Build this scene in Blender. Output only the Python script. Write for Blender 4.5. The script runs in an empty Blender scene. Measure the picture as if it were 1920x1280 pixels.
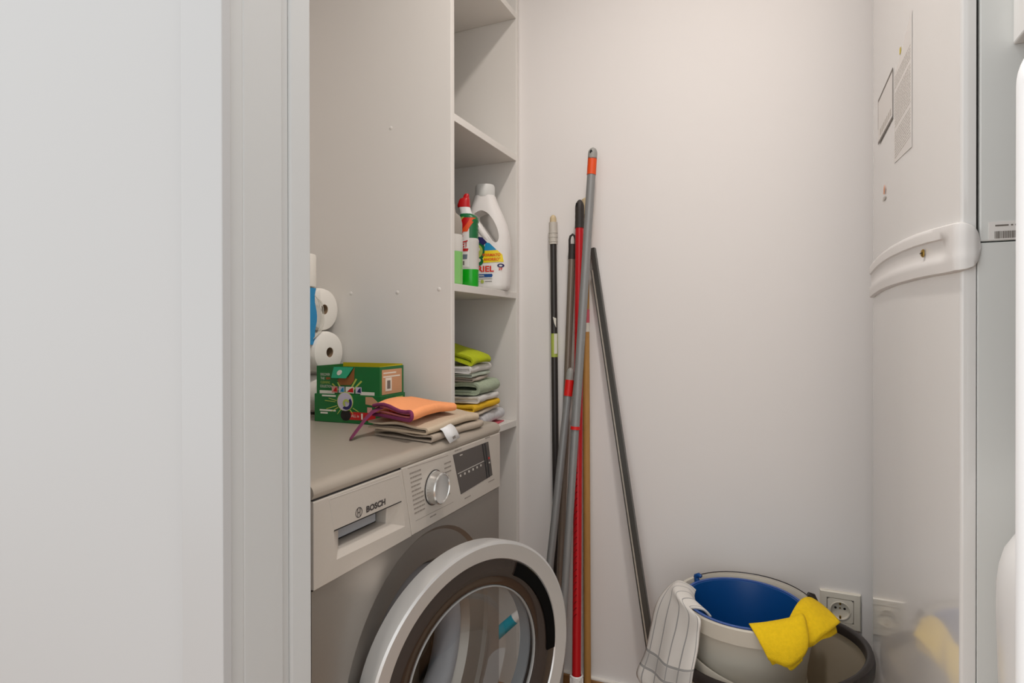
import bpy, bmesh, math, random
from mathutils import Vector, Matrix
random.seed(7)
SC = bpy.context.scene
COL = SC.collection
PI = math.pi
V = Vector

# ------------------------------------------------------------------ camera
CAM_H = 1.03
F_PX, V0, YAW, PITCH, ROLL = 1116.54, 623.98, 0.4184, -0.0032, -0.0012
cam = bpy.data.cameras.new('camera')
cam.sensor_fit = 'HORIZONTAL'; cam.sensor_width = 36.0
cam.lens = F_PX * 36.0 / 1920.0
cam.shift_y = (V0 - 640.0) / 1920.0
cam.clip_start = 0.02
camo = bpy.data.objects.new('camera', cam); COL.objects.link(camo)
fw = V((-math.sin(YAW) * math.cos(PITCH), math.cos(YAW) * math.cos(PITCH), math.sin(PITCH)))
rt = V((math.cos(YAW), math.sin(YAW), 0)); up = rt.cross(fw)
r2 = rt * math.cos(ROLL) + up * math.sin(ROLL); u2 = r2.cross(fw)
camo.matrix_world = Matrix(((r2.x, u2.x, -fw.x, 0), (r2.y, u2.y, -fw.y, 0), (r2.z, u2.z, -fw.z, CAM_H), (0, 0, 0, 1)))
SC.camera = camo

# ------------------------------------------------------------------ light
WORLD_STRENGTH = 1.55
LAMP_POWER = 8.4
LAMP_POS = (-0.168, 0.80, 2.44)
w = bpy.data.worlds.new('corridor_daylight'); SC.world = w; w.use_nodes = True
bg = w.node_tree.nodes['Background']
bg.inputs[0].default_value = (0.975, 0.995, 1.0, 1); bg.inputs[1].default_value = WORLD_STRENGTH
ld = bpy.data.lights.new('ceiling_lamp_light', 'AREA'); ld.shape = 'DISK'; ld.size = 0.11; ld.spread = math.radians(150)
ld.energy = LAMP_POWER; ld.color = (1.0, 0.92, 0.865)
lo = bpy.data.objects.new('ceiling_lamp_light', ld); COL.objects.link(lo); lo.location = (LAMP_POS[0], LAMP_POS[1], 2.425)
SC.view_settings.view_transform = 'Standard'; SC.view_settings.look = 'None'
SC.view_settings.exposure = 0.0; SC.view_settings.gamma = 1.0
SC.view_settings.use_curve_mapping = False

# ------------------------------------------------------------------ helpers
def lin(c):
    return tuple(((x / 255) / 12.92 if x / 255 <= 0.04045 else ((x / 255 + 0.055) / 1.055) ** 2.4) for x in c)

def mat(name, rgb, rough=0.5, metal=0.0, noise=0.0, nscale=40.0, bump=0.0, bscale=200.0, spec=0.5, coat=0.0, stretch=None):
    m = bpy.data.materials.new(name); m.use_nodes = True
    nt = m.node_tree; b = nt.nodes['Principled BSDF']
    c = lin(rgb)
    b.inputs['Base Color'].default_value = (*c, 1)
    b.inputs['Roughness'].default_value = rough; b.inputs['Metallic'].default_value = metal
    b.inputs['Specular IOR Level'].default_value = spec
    b.inputs['Coat Weight'].default_value = coat
    tc = nt.nodes.new('ShaderNodeTexCoord')
    src = tc.outputs['Object']
    if stretch:
        mp = nt.nodes.new('ShaderNodeMapping'); mp.inputs['Scale'].default_value = stretch
        nt.links.new(src, mp.inputs['Vector']); src = mp.outputs['Vector']
    if noise > 0:
        n = nt.nodes.new('ShaderNodeTexNoise'); n.inputs['Scale'].default_value = nscale; n.inputs['Detail'].default_value = 4
        nt.links.new(src, n.inputs['Vector'])
        mx = nt.nodes.new('ShaderNodeMix'); mx.data_type = 'RGBA'
        mx.inputs['A'].default_value = (*[x * (1 - noise) for x in c], 1)
        mx.inputs['B'].default_value = (*[min(1, x * (1 + noise)) for x in c], 1)
        nt.links.new(n.outputs['Fac'], mx.inputs['Factor']); nt.links.new(mx.outputs['Result'], b.inputs['Base Color'])
    if bump > 0:
        n2 = nt.nodes.new('ShaderNodeTexNoise'); n2.inputs['Scale'].default_value = bscale; n2.inputs['Detail'].default_value = 3
        nt.links.new(src, n2.inputs['Vector'])
        bp = nt.nodes.new('ShaderNodeBump'); bp.inputs['Strength'].default_value = bump; bp.inputs['Distance'].default_value = 0.002
        nt.links.new(n2.outputs['Fac'], bp.inputs['Height']); nt.links.new(bp.outputs['Normal'], b.inputs['Normal'])
    return m

def glassy(name, tint, gloss_rough=0.0, ior=1.45):
    m = bpy.data.materials.new(name); m.use_nodes = True; nt = m.node_tree
    nt.nodes.remove(nt.nodes['Principled BSDF']); out = nt.nodes['Material Output']
    t = nt.nodes.new('ShaderNodeBsdfTransparent'); t.inputs[0].default_value = (*tint, 1)
    g = nt.nodes.new('ShaderNodeBsdfGlossy'); g.inputs['Roughness'].default_value = gloss_rough
    fr = nt.nodes.new('ShaderNodeLayerWeight'); fr.inputs[0].default_value = 0.5
    pw = nt.nodes.new('ShaderNodeMath'); pw.operation = 'POWER'; pw.inputs[1].default_value = 3.0
    ma = nt.nodes.new('ShaderNodeMath'); ma.operation = 'MULTIPLY_ADD'; ma.inputs[1].default_value = 0.7; ma.inputs[2].default_value = 0.05
    nt.links.new(fr.outputs['Facing'], pw.inputs[0]); nt.links.new(pw.outputs[0], ma.inputs[0])
    mx = nt.nodes.new('ShaderNodeMixShader')
    nt.links.new(ma.outputs[0], mx.inputs[0]); nt.links.new(t.outputs[0], mx.inputs[1]); nt.links.new(g.outputs[0], mx.inputs[2])
    nt.links.new(mx.outputs[0], out.inputs['Surface'])
    return m

class MB:
    """collects shapes into one mesh"""
    def __init__(s): s.v = []; s.f = []; s.uv = {}
    def add(s, vs, fs):
        o = len(s.v); s.v += [tuple(p) for p in vs]; s.f += [tuple(i + o for i in f) for f in fs]; return s
    def box(s, a, b):
        x0, y0, z0 = [min(a[i], b[i]) for i in range(3)]; x1, y1, z1 = [max(a[i], b[i]) for i in range(3)]
        return s.add([(x0,y0,z0),(x1,y0,z0),(x1,y1,z0),(x0,y1,z0),(x0,y0,z1),(x1,y0,z1),(x1,y1,z1),(x0,y1,z1)],
                     [(0,3,2,1),(4,5,6,7),(0,1,5,4),(1,2,6,5),(2,3,7,6),(3,0,4,7)])
    def prism(s, poly, vec):
        n = len(poly); P = [V(p) for p in poly]; Q = [p + V(vec) for p in P]
        return s.add(P + Q, [tuple(range(n - 1, -1, -1)), tuple(range(n, 2 * n))] + [(i, (i + 1) % n, n + (i + 1) % n, n + i) for i in range(n)])
    def loft(s, rings, close=True, cap0=True, cap1=True):
        n = len(rings[0]); vs = [p for r in rings for p in r]; fs = []
        for k in range(len(rings) - 1):
            for i in range(n if close else n - 1):
                j = (i + 1) % n
                fs.append((k * n + i, k * n + j, (k + 1) * n + j, (k + 1) * n + i))
        if cap0: fs.append(tuple(range(n - 1, -1, -1)))
        if cap1: fs.append(tuple((len(rings) - 1) * n + i for i in range(n)))
        return s.add(vs, fs)
    def tube(s, pts, r, n=14, cap=True):
        P = [V(p) for p in pts]; R = r if isinstance(r, (list, tuple)) else [r] * len(P)
        rings = []; ref = None
        for i, p in enumerate(P):
            d = (P[min(i + 1, len(P) - 1)] - P[max(i - 1, 0)]).normalized()
            if ref is None:
                ref = V((0, 0, 1)) if abs(d.z) < 0.9 else V((1, 0, 0))
            a = (ref - d * ref.dot(d)).normalized(); b = d.cross(a); ref = a
            rings.append([p + (a * math.cos(t) + b * math.sin(t)) * R[i] for t in [2 * PI * k / n for k in range(n)]])
        return s.loft(rings, True, cap, cap)
    def lathe(s, prof, c=(0, 0, 0), n=48, axis=None, a=None, sx=1.0, sy=1.0, close=False):
        """prof: (radius, height) pairs; axis/a give the frame (default z up)"""
        c = V(c); ax = V(axis) if axis else V((0, 0, 1)); aa = V(a) if a else V((1, 0, 0)); bb = ax.cross(aa)
        rings = [[c + ax * h + aa * (r * sx * math.cos(2 * PI * k / n)) + bb * (r * sy * math.sin(2 * PI * k / n)) for k in range(n)] for r, h in prof]
        if close: rings.append(rings[0])
        return s.loft(rings, True, False, False)
    def grid(s, pts, uv=True):
        """pts[i][j] of a sheet"""
        o = len(s.v); n = len(pts[0]); m = len(pts)
        for i, row in enumerate(pts):
            for j, p in enumerate(row):
                s.uv[len(s.v)] = (j / (n - 1), i / (m - 1)); s.v.append(tuple(p))
        for i in range(m - 1):
            for j in range(n - 1):
                a = o + i * n + j; s.f.append((a, a + 1, a + n + 1, a + n))
        return s
    def build(s, name, m, parent=None, smooth=None, bevel=0.0, bseg=2, solid=0.0, sub=0, origin=None):
        me = bpy.data.meshes.new(name)
        vs = s.v
        if origin: vs = [tuple(V(p) - V(origin)) for p in vs]
        me.from_pydata(vs, [], s.f); me.update()
        bm = bmesh.new(); bm.from_mesh(me); bmesh.ops.recalc_face_normals(bm, faces=bm.faces)
        bm.to_mesh(me); bm.free()
        if s.uv:
            l = me.uv_layers.new(name='UVMap')
            for lp in me.loops: l.data[lp.index].uv = s.uv.get(lp.vertex_index, (0, 0))
        ob = bpy.data.objects.new(name, me); COL.objects.link(ob); me.materials.append(m)
        if origin: ob.location = origin
        if parent: setp(ob, parent)
        if solid:
            md = ob.modifiers.new('thick', 'SOLIDIFY'); md.thickness = solid; md.offset = 0
        if bevel:
            md = ob.modifiers.new('bevel', 'BEVEL'); md.width = bevel; md.segments = bseg; md.limit_method = 'ANGLE'; md.angle_limit = math.radians(35)
        if sub:
            md = ob.modifiers.new('sub', 'SUBSURF'); md.levels = sub; md.render_levels = sub
        if smooth is not None:
            me.polygons.foreach_set('use_smooth', [True] * len(me.polygons))
            if smooth < 180:
                me.set_sharp_from_angle(angle=math.radians(smooth))
        return ob

def world_loc(o):
    l = V(o.location); p = o.parent
    while p: l = l + V(p.location); p = p.parent
    return l
def setp(ob, parent):
    ob.parent = parent; ob.location = V(ob.location) - world_loc(parent)

def tag(o, label, cat, group=None):
    o['label'] = label; o['category'] = cat
    if group: o['group'] = group
    return o
def thing(name, label, cat, loc, group=None):
    o = bpy.data.objects.new(name, None); o.empty_display_size = 0.05; COL.objects.link(o); o.location = loc
    return tag(o, label, cat, group)
def struct(o): o['kind'] = 'structure'; return o

def lettering(body, origin, xv, yv, m, parent, name='lettering', lift=0.0006, bold=0.0):
    """flat print fitted into the parallelogram origin, xv (full width), yv (cap height)"""
    cu = bpy.data.curves.new('txt', 'FONT'); cu.body = body; cu.size = 1.0; cu.resolution_u = 3; cu.offset = bold
    ob = bpy.data.objects.new('txt', cu); COL.objects.link(ob)
    bpy.context.view_layer.update()
    dg = bpy.context.evaluated_depsgraph_get()
    me = bpy.data.meshes.new_from_object(ob.evaluated_get(dg))
    bpy.data.objects.remove(ob)
    xs = [q.co.x for q in me.vertices]; ys = [q.co.y for q in me.vertices]
    x0, x1, y0, y1 = min(xs), max(xs), min(ys), max(ys)
    xv, yv, o = V(xv), V(yv), V(origin); nn = xv.cross(yv).normalized()
    for q in me.vertices:
        q.co = o + xv * ((q.co.x - x0) / (x1 - x0)) + yv * ((q.co.y - y0) / (y1 - y0)) + nn * lift
    me.name = name; me.materials.clear(); me.materials.append(m)
    t = bpy.data.objects.new(name, me); COL.objects.link(t); setp(t, parent)
    return t

def ray(u, v): return fw * 1.0 + r2 * ((u - 960) / F_PX) - u2 * ((v - V0) / F_PX)
def on_plane(u, v, axis, val):
    """point of a flat surface (x, y or z = val) that the photograph shows at (u, v)"""
    d = ray(u, v); c = V((0, 0, CAM_H)); return c + d * ((val - c[axis]) / d[axis])
def onx(u, v, x): return on_plane(u, v, 0, x)
def ony(u, v, y): return on_plane(u, v, 1, y)

def smooth_poly(pts, n=4):
    """Catmull-Rom through an open list of points"""
    P = [V(p) for p in pts]; out = []
    for i in range(len(P) - 1):
        p0 = P[max(i - 1, 0)]; p1 = P[i]; p2 = P[i + 1]; p3 = P[min(i + 2, len(P) - 1)]
        for k in range(n):
            t = k / n
            out.append(0.5 * ((2 * p1) + (p2 - p0) * t + (2 * p0 - 5 * p1 + 4 * p2 - p3) * t * t + (3 * p1 - p0 - 3 * p2 + p3) * t ** 3))
    out.append(P[-1]); return out

# ------------------------------------------------------------------ materials
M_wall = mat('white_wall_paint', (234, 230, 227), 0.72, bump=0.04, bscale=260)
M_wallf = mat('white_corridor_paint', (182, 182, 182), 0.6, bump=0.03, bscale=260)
M_ceil = mat('ceiling_paint', (235, 233, 230), 0.8)
M_trim = mat('white_lacquer_trim', (190, 191, 190), 0.32, bump=0.02, bscale=80)
M_casing = mat('white_casing_lacquer', (178, 178, 178), 0.35)
M_melamine = mat('white_melamine', (226, 222, 216), 0.42, bump=0.03, bscale=400)
M_plank = mat('oak_floor', (164, 122, 84), 0.4, noise=0.35, nscale=6, stretch=(14, 1, 1))
M_skirt = mat('oak_skirting', (150, 108, 66), 0.4, noise=0.25, nscale=8, stretch=(1, 12, 12))
M_caulk = mat('white_caulk', (235, 232, 225), 0.6)
M_silver = mat('silver_paint_panel', (192, 184, 174), 0.4, metal=0.15, noise=0.03, nscale=300)
M_inox = mat('silver_inox_body', (154, 148, 141), 0.42, metal=0.7, noise=0.04, nscale=60, stretch=(1, 1, 12))
M_top = mat('grey_worktop', (172, 162, 149), 0.38, metal=0.25, noise=0.04, nscale=500)
M_chrome = mat('satin_silver', (210, 209, 207), 0.3, metal=0.5)
M_dial = mat('satin_dial', (212, 211, 208), 0.22, metal=0.85)
M_polish = mat('polished_chrome', (225, 225, 225), 0.1, metal=1.0)
M_smoke = mat('smoked_glass_ring', (52, 43, 38), 0.09, coat=0.3)
M_pit = mat('deep_black_plastic', (3, 3, 3), 0.7, spec=0.1)
M_black = mat('black_plastic', (10, 10, 11), 0.4)
M_mark = mat('program_ink', (138, 129, 120), 0.6)
M_gap = mat('dark_gap', (40, 36, 34), 0.8)
M_disp = mat('dark_display', (66, 58, 53), 0.25)
M_white_ink = mat('white_ink', (232, 230, 226), 0.6)
M_grey_ink = mat('grey_ink', (112, 105, 98), 0.6)
M_dark_ink = mat('dark_ink', (58, 52, 50), 0.6)
M_pocket = mat('pocket_grey', (150, 152, 156), 0.4)
M_gasket = mat('grey_rubber', (146, 148, 153), 0.5)
M_drum = mat('drum_steel', (170, 170, 170), 0.25, metal=1.0)
M_edge = mat('glass_edge_grey', (150, 150, 148), 0.15)
M_collar = mat('collar_grey', (150, 151, 153), 0.45)
M_glass = glassy('porthole_glass', (0.90, 0.91, 0.91))
M_unit = mat('gloss_white_enamel', (222, 220, 217), 0.1, coat=0.2)
M_unit_front = mat('gloss_grey_white_enamel', (216, 217, 214), 0.3)
M_plastic_w = mat('white_plastic', (232, 231, 229), 0.28)
M_plastic_band = mat('white_band_plastic', (226, 223, 220), 0.35)
M_airer = mat('bright_white_plastic', (250, 251, 252), 0.4)
M_brass = mat('brass_screw', (176, 146, 78), 0.3, metal=1.0)
M_beige = mat('beige_bucket_plastic', (205, 198, 184), 0.42)
M_blue = mat('blue_bucket_plastic', (4, 72, 138), 0.35)
M_bluerim = mat('blue_bucket_rim', (60, 92, 160), 0.35)
M_darkrim = mat('dark_brown_plastic', (44, 38, 36), 0.35)
M_tub = mat('steel_bin', (224, 210, 186), 0.3, metal=0.4)
M_yellow = mat('yellow_microfibre', (236, 196, 12), 0.95, noise=0.12, nscale=160, bump=0.5, bscale=500)
M_red = mat('red_pole', (190, 18, 28), 0.3)
M_redgrip = mat('red_band', (214, 22, 16), 0.45)
M_orange = mat('orange_band', (226, 78, 16), 0.45)
M_greypole = mat('grey_pole', (140, 140, 139), 0.4, metal=0.2)
M_greycap = mat('grey_cap', (150, 149, 144), 0.5)
M_dkpole = mat('charcoal_pole', (62, 58, 56), 0.35, metal=0.3)
M_taupe = mat('taupe_pole', (128, 116, 104), 0.38, metal=0.35)
M_wood = mat('pine_pole', (184, 136, 72), 0.55, noise=0.2, nscale=10, stretch=(12, 12, 1))
M_grip = mat('black_brown_grip', (48, 42, 38), 0.55, bump=0.2, bscale=300)
M_alu_dk = mat('dark_aluminium', (84, 82, 78), 0.35, metal=0.6)
M_alu_lt = mat('light_aluminium', (186, 178, 166), 0.35, metal=0.4)
M_cream = mat('cream_cap', (208, 188, 150), 0.5)
M_paper = mat('toilet_paper', (238, 234, 226), 0.9, bump=0.3, bscale=120)
M_card = mat('cardboard_core', (140, 116, 90), 0.9, noise=0.15, nscale=60)
M_film = glassy('wrap_film', (0.97, 0.97, 0.97), 0.15)
M_blueprint = mat('blue_print', (30, 140, 196), 0.3)
M_socket = mat('ivory_plastic', (228, 222, 208), 0.3)
M_hole = mat('socket_hole', (38, 32, 28), 0.7)
def box_mat(): return mat('green_card', (10, 104, 46), 0.4, noise=0.25, nscale=14)
M_green = box_mat()
M_greenlt = mat('mint_card', (32, 152, 112), 0.45)
M_kraft = mat('kraft_card', (196, 150, 112), 0.7, noise=0.06, nscale=30)
M_brownc = mat('brown_card', (140, 88, 42), 0.7)
M_yelcard = mat('yellow_card', (206, 184, 20), 0.5)
M_redcard = mat('red_print', (190, 20, 22), 0.45)
M_navy = mat('navy_print', (30, 26, 90), 0.45)
M_whitecard = mat('white_print', (222, 218, 206), 0.5)
M_limeprint = mat('pale_lime_print', (176, 190, 84), 0.5)
M_lilac = mat('lilac_print', (196, 190, 206), 0.4)
M_pinkprint = mat('pink_print', (206, 150, 138), 0.6)
M_peach = mat('orange_microfibre', (250, 164, 108), 0.95, noise=0.06, nscale=80, bump=0.5, bscale=450)
M_purple = mat('purple_hem', (122, 42, 84), 0.85, bump=0.4, bscale=400)
M_pinkhem = mat('pink_hem', (214, 120, 120), 0.85)
M_redin = mat('red_microfibre', (206, 50, 34), 0.95)
M_canvas = mat('beige_canvas', (196, 178, 154), 0.95, noise=0.08, nscale=120, bump=0.5, bscale=700)
M_canvas2 = mat('taupe_canvas', (176, 162, 146), 0.95, noise=0.08, nscale=120, bump=0.5, bscale=700)
M_tagm = mat('white_care_tag', (228, 228, 228), 0.8)
M_lime = mat('lime_microfibre', (182, 194, 22), 0.95, noise=0.12, nscale=70, bump=0.5, bscale=450)
M_clwhite = mat('white_cotton', (224, 221, 216), 0.95, bump=0.4, bscale=500)
M_clgreen = mat('sage_print_cotton', (170, 182, 158), 0.95, noise=0.3, nscale=260, bump=0.3, bscale=500)
M_clmint = mat('mint_cotton', (206, 216, 200), 0.95, bump=0.3, bscale=500)
M_clgrey = mat('greige_cotton', (186, 174, 162), 0.95, bump=0.3, bscale=500)
M_clyellow = mat('mustard_cotton', (234, 186, 36), 0.95, bump=0.3, bscale=500)
M_clprint = mat('grey_print_cotton', (202, 202, 204), 0.95, noise=0.25, nscale=90, bump=0.3, bscale=500)
M_clstripe = mat('ivory_cotton', (222, 210, 192), 0.95, bump=0.3, bscale=500)
M_clpink = mat('pink_print_cotton', (206, 96, 108), 0.95, noise=0.2, nscale=60)
M_bottle = mat('white_bottle_plastic', (232, 228, 224), 0.3)
M_bcap = mat('white_cap_plastic', (216, 216, 212), 0.4)
M_redcap = mat('red_cap', (190, 4, 10), 0.4)
M_gelgreen = mat('green_gel', (14, 168, 26), 0.2)
M_gellight = mat('pale_green_soap', (134, 196, 112), 0.25)
M_clear = mat('frosted_clear_plastic', (206, 202, 196), 0.3)
M_dgreen = mat('dark_green_print', (10, 104, 54), 0.35)
M_cyanp = mat('cyan_print', (22, 140, 186), 0.35)
M_yelp = mat('yellow_print', (240, 214, 14), 0.35)
M_redtxt = mat('red_lettering', (214, 44, 22), 0.4)
M_cyan = mat('cyan_handle', (22, 164, 190), 0.35)
M_sticker = mat('sticker_paper', (226, 222, 218), 0.5)
M_flame = mat('orange_logo', (220, 140, 92), 0.5)
M_print = mat('pale_grey_print', (186, 180, 172), 0.5)

# ------------------------------------------------------------------ setting
XL, XR, YB, ZC = -1.19, 0.80, 1.60, 2.445
YF0, YF1 = 0.45, 0.575                 # the corridor wall, front and back face
b = MB().box((XL - 0.1, YF0, -0.1), (XL, YB + 0.1, ZC)); struct(b.build('wall_left', M_wall))
b = MB().box((XL - 0.1, YB, -0.1), (XR + 0.1, YB + 0.12, ZC)); struct(b.build('wall_back', M_wall))
b = MB().box((XR, YF0, -0.1), (XR + 0.1, YB, ZC)); struct(b.build('wall_right', M_wall))
b = MB().box((XL - 0.1, YF0, ZC), (XR + 0.1, YB + 0.12, ZC + 0.1)); struct(b.build('ceiling', M_ceil))
JX0, JX1 = -0.545, 0.200               # rough opening
b = MB()
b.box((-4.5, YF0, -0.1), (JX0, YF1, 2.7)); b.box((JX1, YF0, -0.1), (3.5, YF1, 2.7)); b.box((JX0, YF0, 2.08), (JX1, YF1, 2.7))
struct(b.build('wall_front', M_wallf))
fl = struct(MB().box((-4.5, -1.6, -0.1), (3.5, YB + 0.1, -0.012)).build('floor', M_plank))
for k in range(15):                    # planks run across the closet
    y0 = -0.2 + k * 0.122
    for x0, x1 in ((XL + 0.0, -0.55 + 0.3 * (k % 3)), (-0.55 + 0.3 * (k % 3) + 0.002, XR)):
        MB().box((x0, y0 + 0.001, -0.012), (x1, min(y0 + 0.121, YB), 0.0)).build('plank', M_plank, fl, bevel=0.0012, bseg=1, origin=((x0 + x1) / 2, y0, 0))
sk = struct(MB().box((-0.68, YB - 0.014, 0), (XR, YB, 0.068)).build('baseboard_back', M_skirt, bevel=0.003))
MB().box((-0.68, YB - 0.012, 0.068), (XR, YB, 0.0715)).build('caulk_line', M_caulk, sk)

# doorway frame: casing, jamb and stop, left and right
dr = bpy.data.objects.new('door_1', None); COL.objects.link(dr); dr.location = (-0.53, 0.5, 0); struct(dr)
def frame(sign, x0):
    def P(x, y): return (x0 + sign * x, y, 0.0)
    z = (0, 0, 2.06)
    MB().prism([P(0, 0.440), P(0, 0.4515), P(-0.062, 0.4515), P(-0.062, 0.4415), P(-0.0605, 0.440)], z).build('casing', M_casing, dr, bevel=0.0018)
    MB().prism([P(-0.0075, 0.4515), P(-0.0075, 0.4725), P(-0.0083, 0.4732), P(-0.0083, 0.4745), P(-0.0075, 0.4752), P(-0.0075, 0.529), P(-0.0135, 0.5315), P(-0.0135, 0.5745), P(-0.022, 0.5745), P(-0.022, 0.4515)], z).build('jamb', M_trim, dr, bevel=0.0012)
    MB().prism([P(-0.0132, 0.5440), P(-0.0100, 0.5465), P(-0.0058, 0.5725), P(-0.0065, 0.5745), P(-0.0132, 0.5745)], z).build('door_stop', M_trim, dr, bevel=0.0012)
frame(1, -0.523)
frame(-1, 0.1995)
MB().box((-0.585, 0.44, 2.06), (0.262, 0.4515, 2.122)).build('casing', M_casing, dr, bevel=0.0018)
MB().box((-0.545, 0.4515, 2.06), (0.2, 0.5745, 2.08)).build('jamb', M_trim, dr)

# ceiling downlight
cl = thing('ceiling_light', 'round recessed white ceiling downlight above the washing machine', 'light', (LAMP_POS[0], LAMP_POS[1], ZC))
MB().lathe([(0.060, -0.001), (0.085, -0.001), (0.085, -0.009), (0.078, -0.012), (0.060, -0.006)], (LAMP_POS[0], LAMP_POS[1], ZC), 40, close=True).build('trim_ring', M_plastic_w, cl, smooth=40)
em = bpy.data.materials.new('warm_lamp_disc'); em.use_nodes = True
eb = em.node_tree.nodes['Principled BSDF']; eb.inputs['Emission Color'].default_value = (1, 0.84, 0.66, 1); eb.inputs['Emission Strength'].default_value = 6
MB().lathe([(0.0599, -0.004), (0.0001, -0.004)], (LAMP_POS[0], LAMP_POS[1], ZC), 40).build('diffuser', em, cl)

# ------------------------------------------------------------------ shelf unit
SX, SY0, SY1 = -0.688, 1.202, 1.598     # front plane, outer faces of the sides
su = thing('shelf_unit', 'tall white melamine shelf unit in the corner between washing machine and back wall', 'shelf', (-0.93, 1.4, 0))
MB().box((XL + 0.002, SY0, 0), (SX, SY0 + 0.016, 2.442)).build('side_panel', M_melamine, su, bevel=0.0012)
MB().box((XL + 0.002, SY1 - 0.018, 0), (SX, SY1, 2.442)).build('side_panel', M_melamine, su, bevel=0.0012)
MB().box((XL + 0.002, SY0 + 0.0165, 0.02), (XL + 0.008, SY1 - 0.0185, 2.43)).build('back_panel', M_melamine, su)
SHELF = []
for zb in (0.7549, 1.1237, 1.5212, 1.9321):
    MB().box((XL + 0.0085, SY0 + 0.0165, zb), (SX - 0.0005, SY1 - 0.0185, zb + 0.018)).build('shelf_board', M_melamine, su, bevel=0.001)
    SHELF.append(zb + 0.018)
MB().box((XL + 0.0085, SY0 + 0.0165, 2.42), (SX - 0.0005, SY1 - 0.0185, 2.438)).build('top_board', M_melamine, su)
for u, v in ((733, 240), (823, 542), (745, 548), (658, 550)):     # screw-head caps on the outer side panel
    p = ony(u, v, SY0)
    MB().lathe([(0.0001, 0.0012), (0.004, 0.0008), (0.0052, 0.0)], p, 14, axis=(0, -1, 0), a=(1, 0, 0)).build('screw_cap', M_melamine, su, smooth=60)

# ------------------------------------------------------------------ washing machine
WX, WY0, WY1, WT = -0.560, 0.6125, 1.1945, 0.828
wm = thing('washing_machine', 'silver front-loading washing machine with open round door below the white shelf', 'washing machine', (-0.85, 0.9, 0))
PB = 0.686                               # bottom of control panel
# body shell with a round porthole in its front
DC = V((-0.4525, 0.894, 0.446)); DPH = math.radians(20.56)
PYC, PZC, PR = 0.905, 0.440, 0.176
b = MB(); N = 64
xf = WX - 0.004
circ = [(xf, PYC + PR * math.cos(2 * PI * k / N), PZC + PR * math.sin(2 * PI * k / N)) for k in range(N)]
def sq(k):
    c, s = math.cos(2 * PI * k / N), math.sin(2 * PI * k / N)
    ts = []
    if c > 1e-9: ts.append((WY1 - PYC) / c)
    if c < -1e-9: ts.append((WY0 - PYC) / c)
    if s > 1e-9: ts.append((PB - 0.002 - PZC) / s)
    if s < -1e-9: ts.append((0.012 - PZC) / s)
    t = min(ts); return (xf, PYC + t * c, PZC + t * s)
outer = [sq(k) for k in range(N)]
corners = [(WY1, PB - 0.002), (WY0, PB - 0.002), (WY0, 0.012), (WY1, 0.012)]
for cy, cz in corners:                    # snap nearest ray to each corner
    k = min(range(N), key=lambda i: (outer[i][1] - cy) ** 2 + (outer[i][2] - cz) ** 2); outer[k] = (xf, cy, cz)
back = [(xf - 0.012, p[1], p[2]) for p in outer]
well = [(xf, PYC + 0.236 * math.cos(2 * PI * k / N), PZC + 0.236 * math.sin(2 * PI * k / N)) for k in range(N)]
well2 = [(xf - 0.007, PYC + 0.229 * math.cos(2 * PI * k / N), PZC + 0.229 * math.sin(2 * PI * k / N)) for k in range(N)]
circ = [(xf - 0.012, p[1], p[2]) for p in circ]
lip = [(xf - 0.034, PYC + (PR - 0.012) * math.cos(2 * PI * k / N), PZC + (PR - 0.012) * math.sin(2 * PI * k / N)) for k in range(N)]
b.loft([back, outer, well, well2, circ, lip], True, False, False)
b.build('front_panel', M_inox, wm, smooth=20)
b = MB(); x1 = -1.135
b.box((x1, WY0 + 0.001, 0.012), (xf - 0.012, WY0 + 0.004, PB + 0.12)); b.box((x1, WY1 - 0.004, 0.012), (xf - 0.012, WY1 - 0.001, PB + 0.12)); b.box((x1, WY0 + 0.004, 0.012), (x1 + 0.004, WY1 - 0.004, PB + 0.12))
b.box((x1 + 0.004, WY0 + 0.004, 0.012), (xf - 0.012, WY1 - 0.004, 0.02))
b.build('cabinet', M_inox, wm)
for sx in (x1 + 0.05, -0.62):
    for sy in (WY0 + 0.05, WY1 - 0.05):
        MB().lathe([(0.022, 0.0), (0.022, 0.008), (0.012, 0.01), (0.012, 0.0125)], (sx, sy, 0), 18).build('foot', M_black, wm)
# seam shadow strip between panel and body
MB().box((xf - 0.01, WY0 + 0.004, PB - 0.002), (WX - 0.008, WY1 - 0.002, PB + 0.0006)).build('panel_seam', M_gap, wm)
# worktop with rounded golden-grey front edge
prof = [(x1, WT - 0.022), (x1, WT)]
for k in range(8):
    t = PI / 2 * k / 7; prof.append((WX - 0.018 + 0.018 * math.sin(t), WT - 0.014 + 0.014 * math.cos(t)))
prof += [(WX, WT - 0.016), (WX - 0.004, WT - 0.022)]
MB().prism([(p[0], WY0, p[1]) for p in prof], (0, WY1 - WY0, 0)).build('worktop', M_top, wm, smooth=40)
# control panel right of the drawer
def py(z): return 0.8148 + (0.8445 - 0.8148) * (0.8048 - z) / (0.8048 - PB)
ZT = WT - 0.0222
b = MB(); b.prism([(WX - 0.02, py(ZT) + 0.0012, ZT), (WX - 0.02, WY1, ZT), (WX - 0.02, WY1, PB), (WX - 0.02, py(PB) + 0.0012, PB)], (0.02, 0, 0))
b.build('control_panel', M_silver, wm, bevel=0.002)
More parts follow.
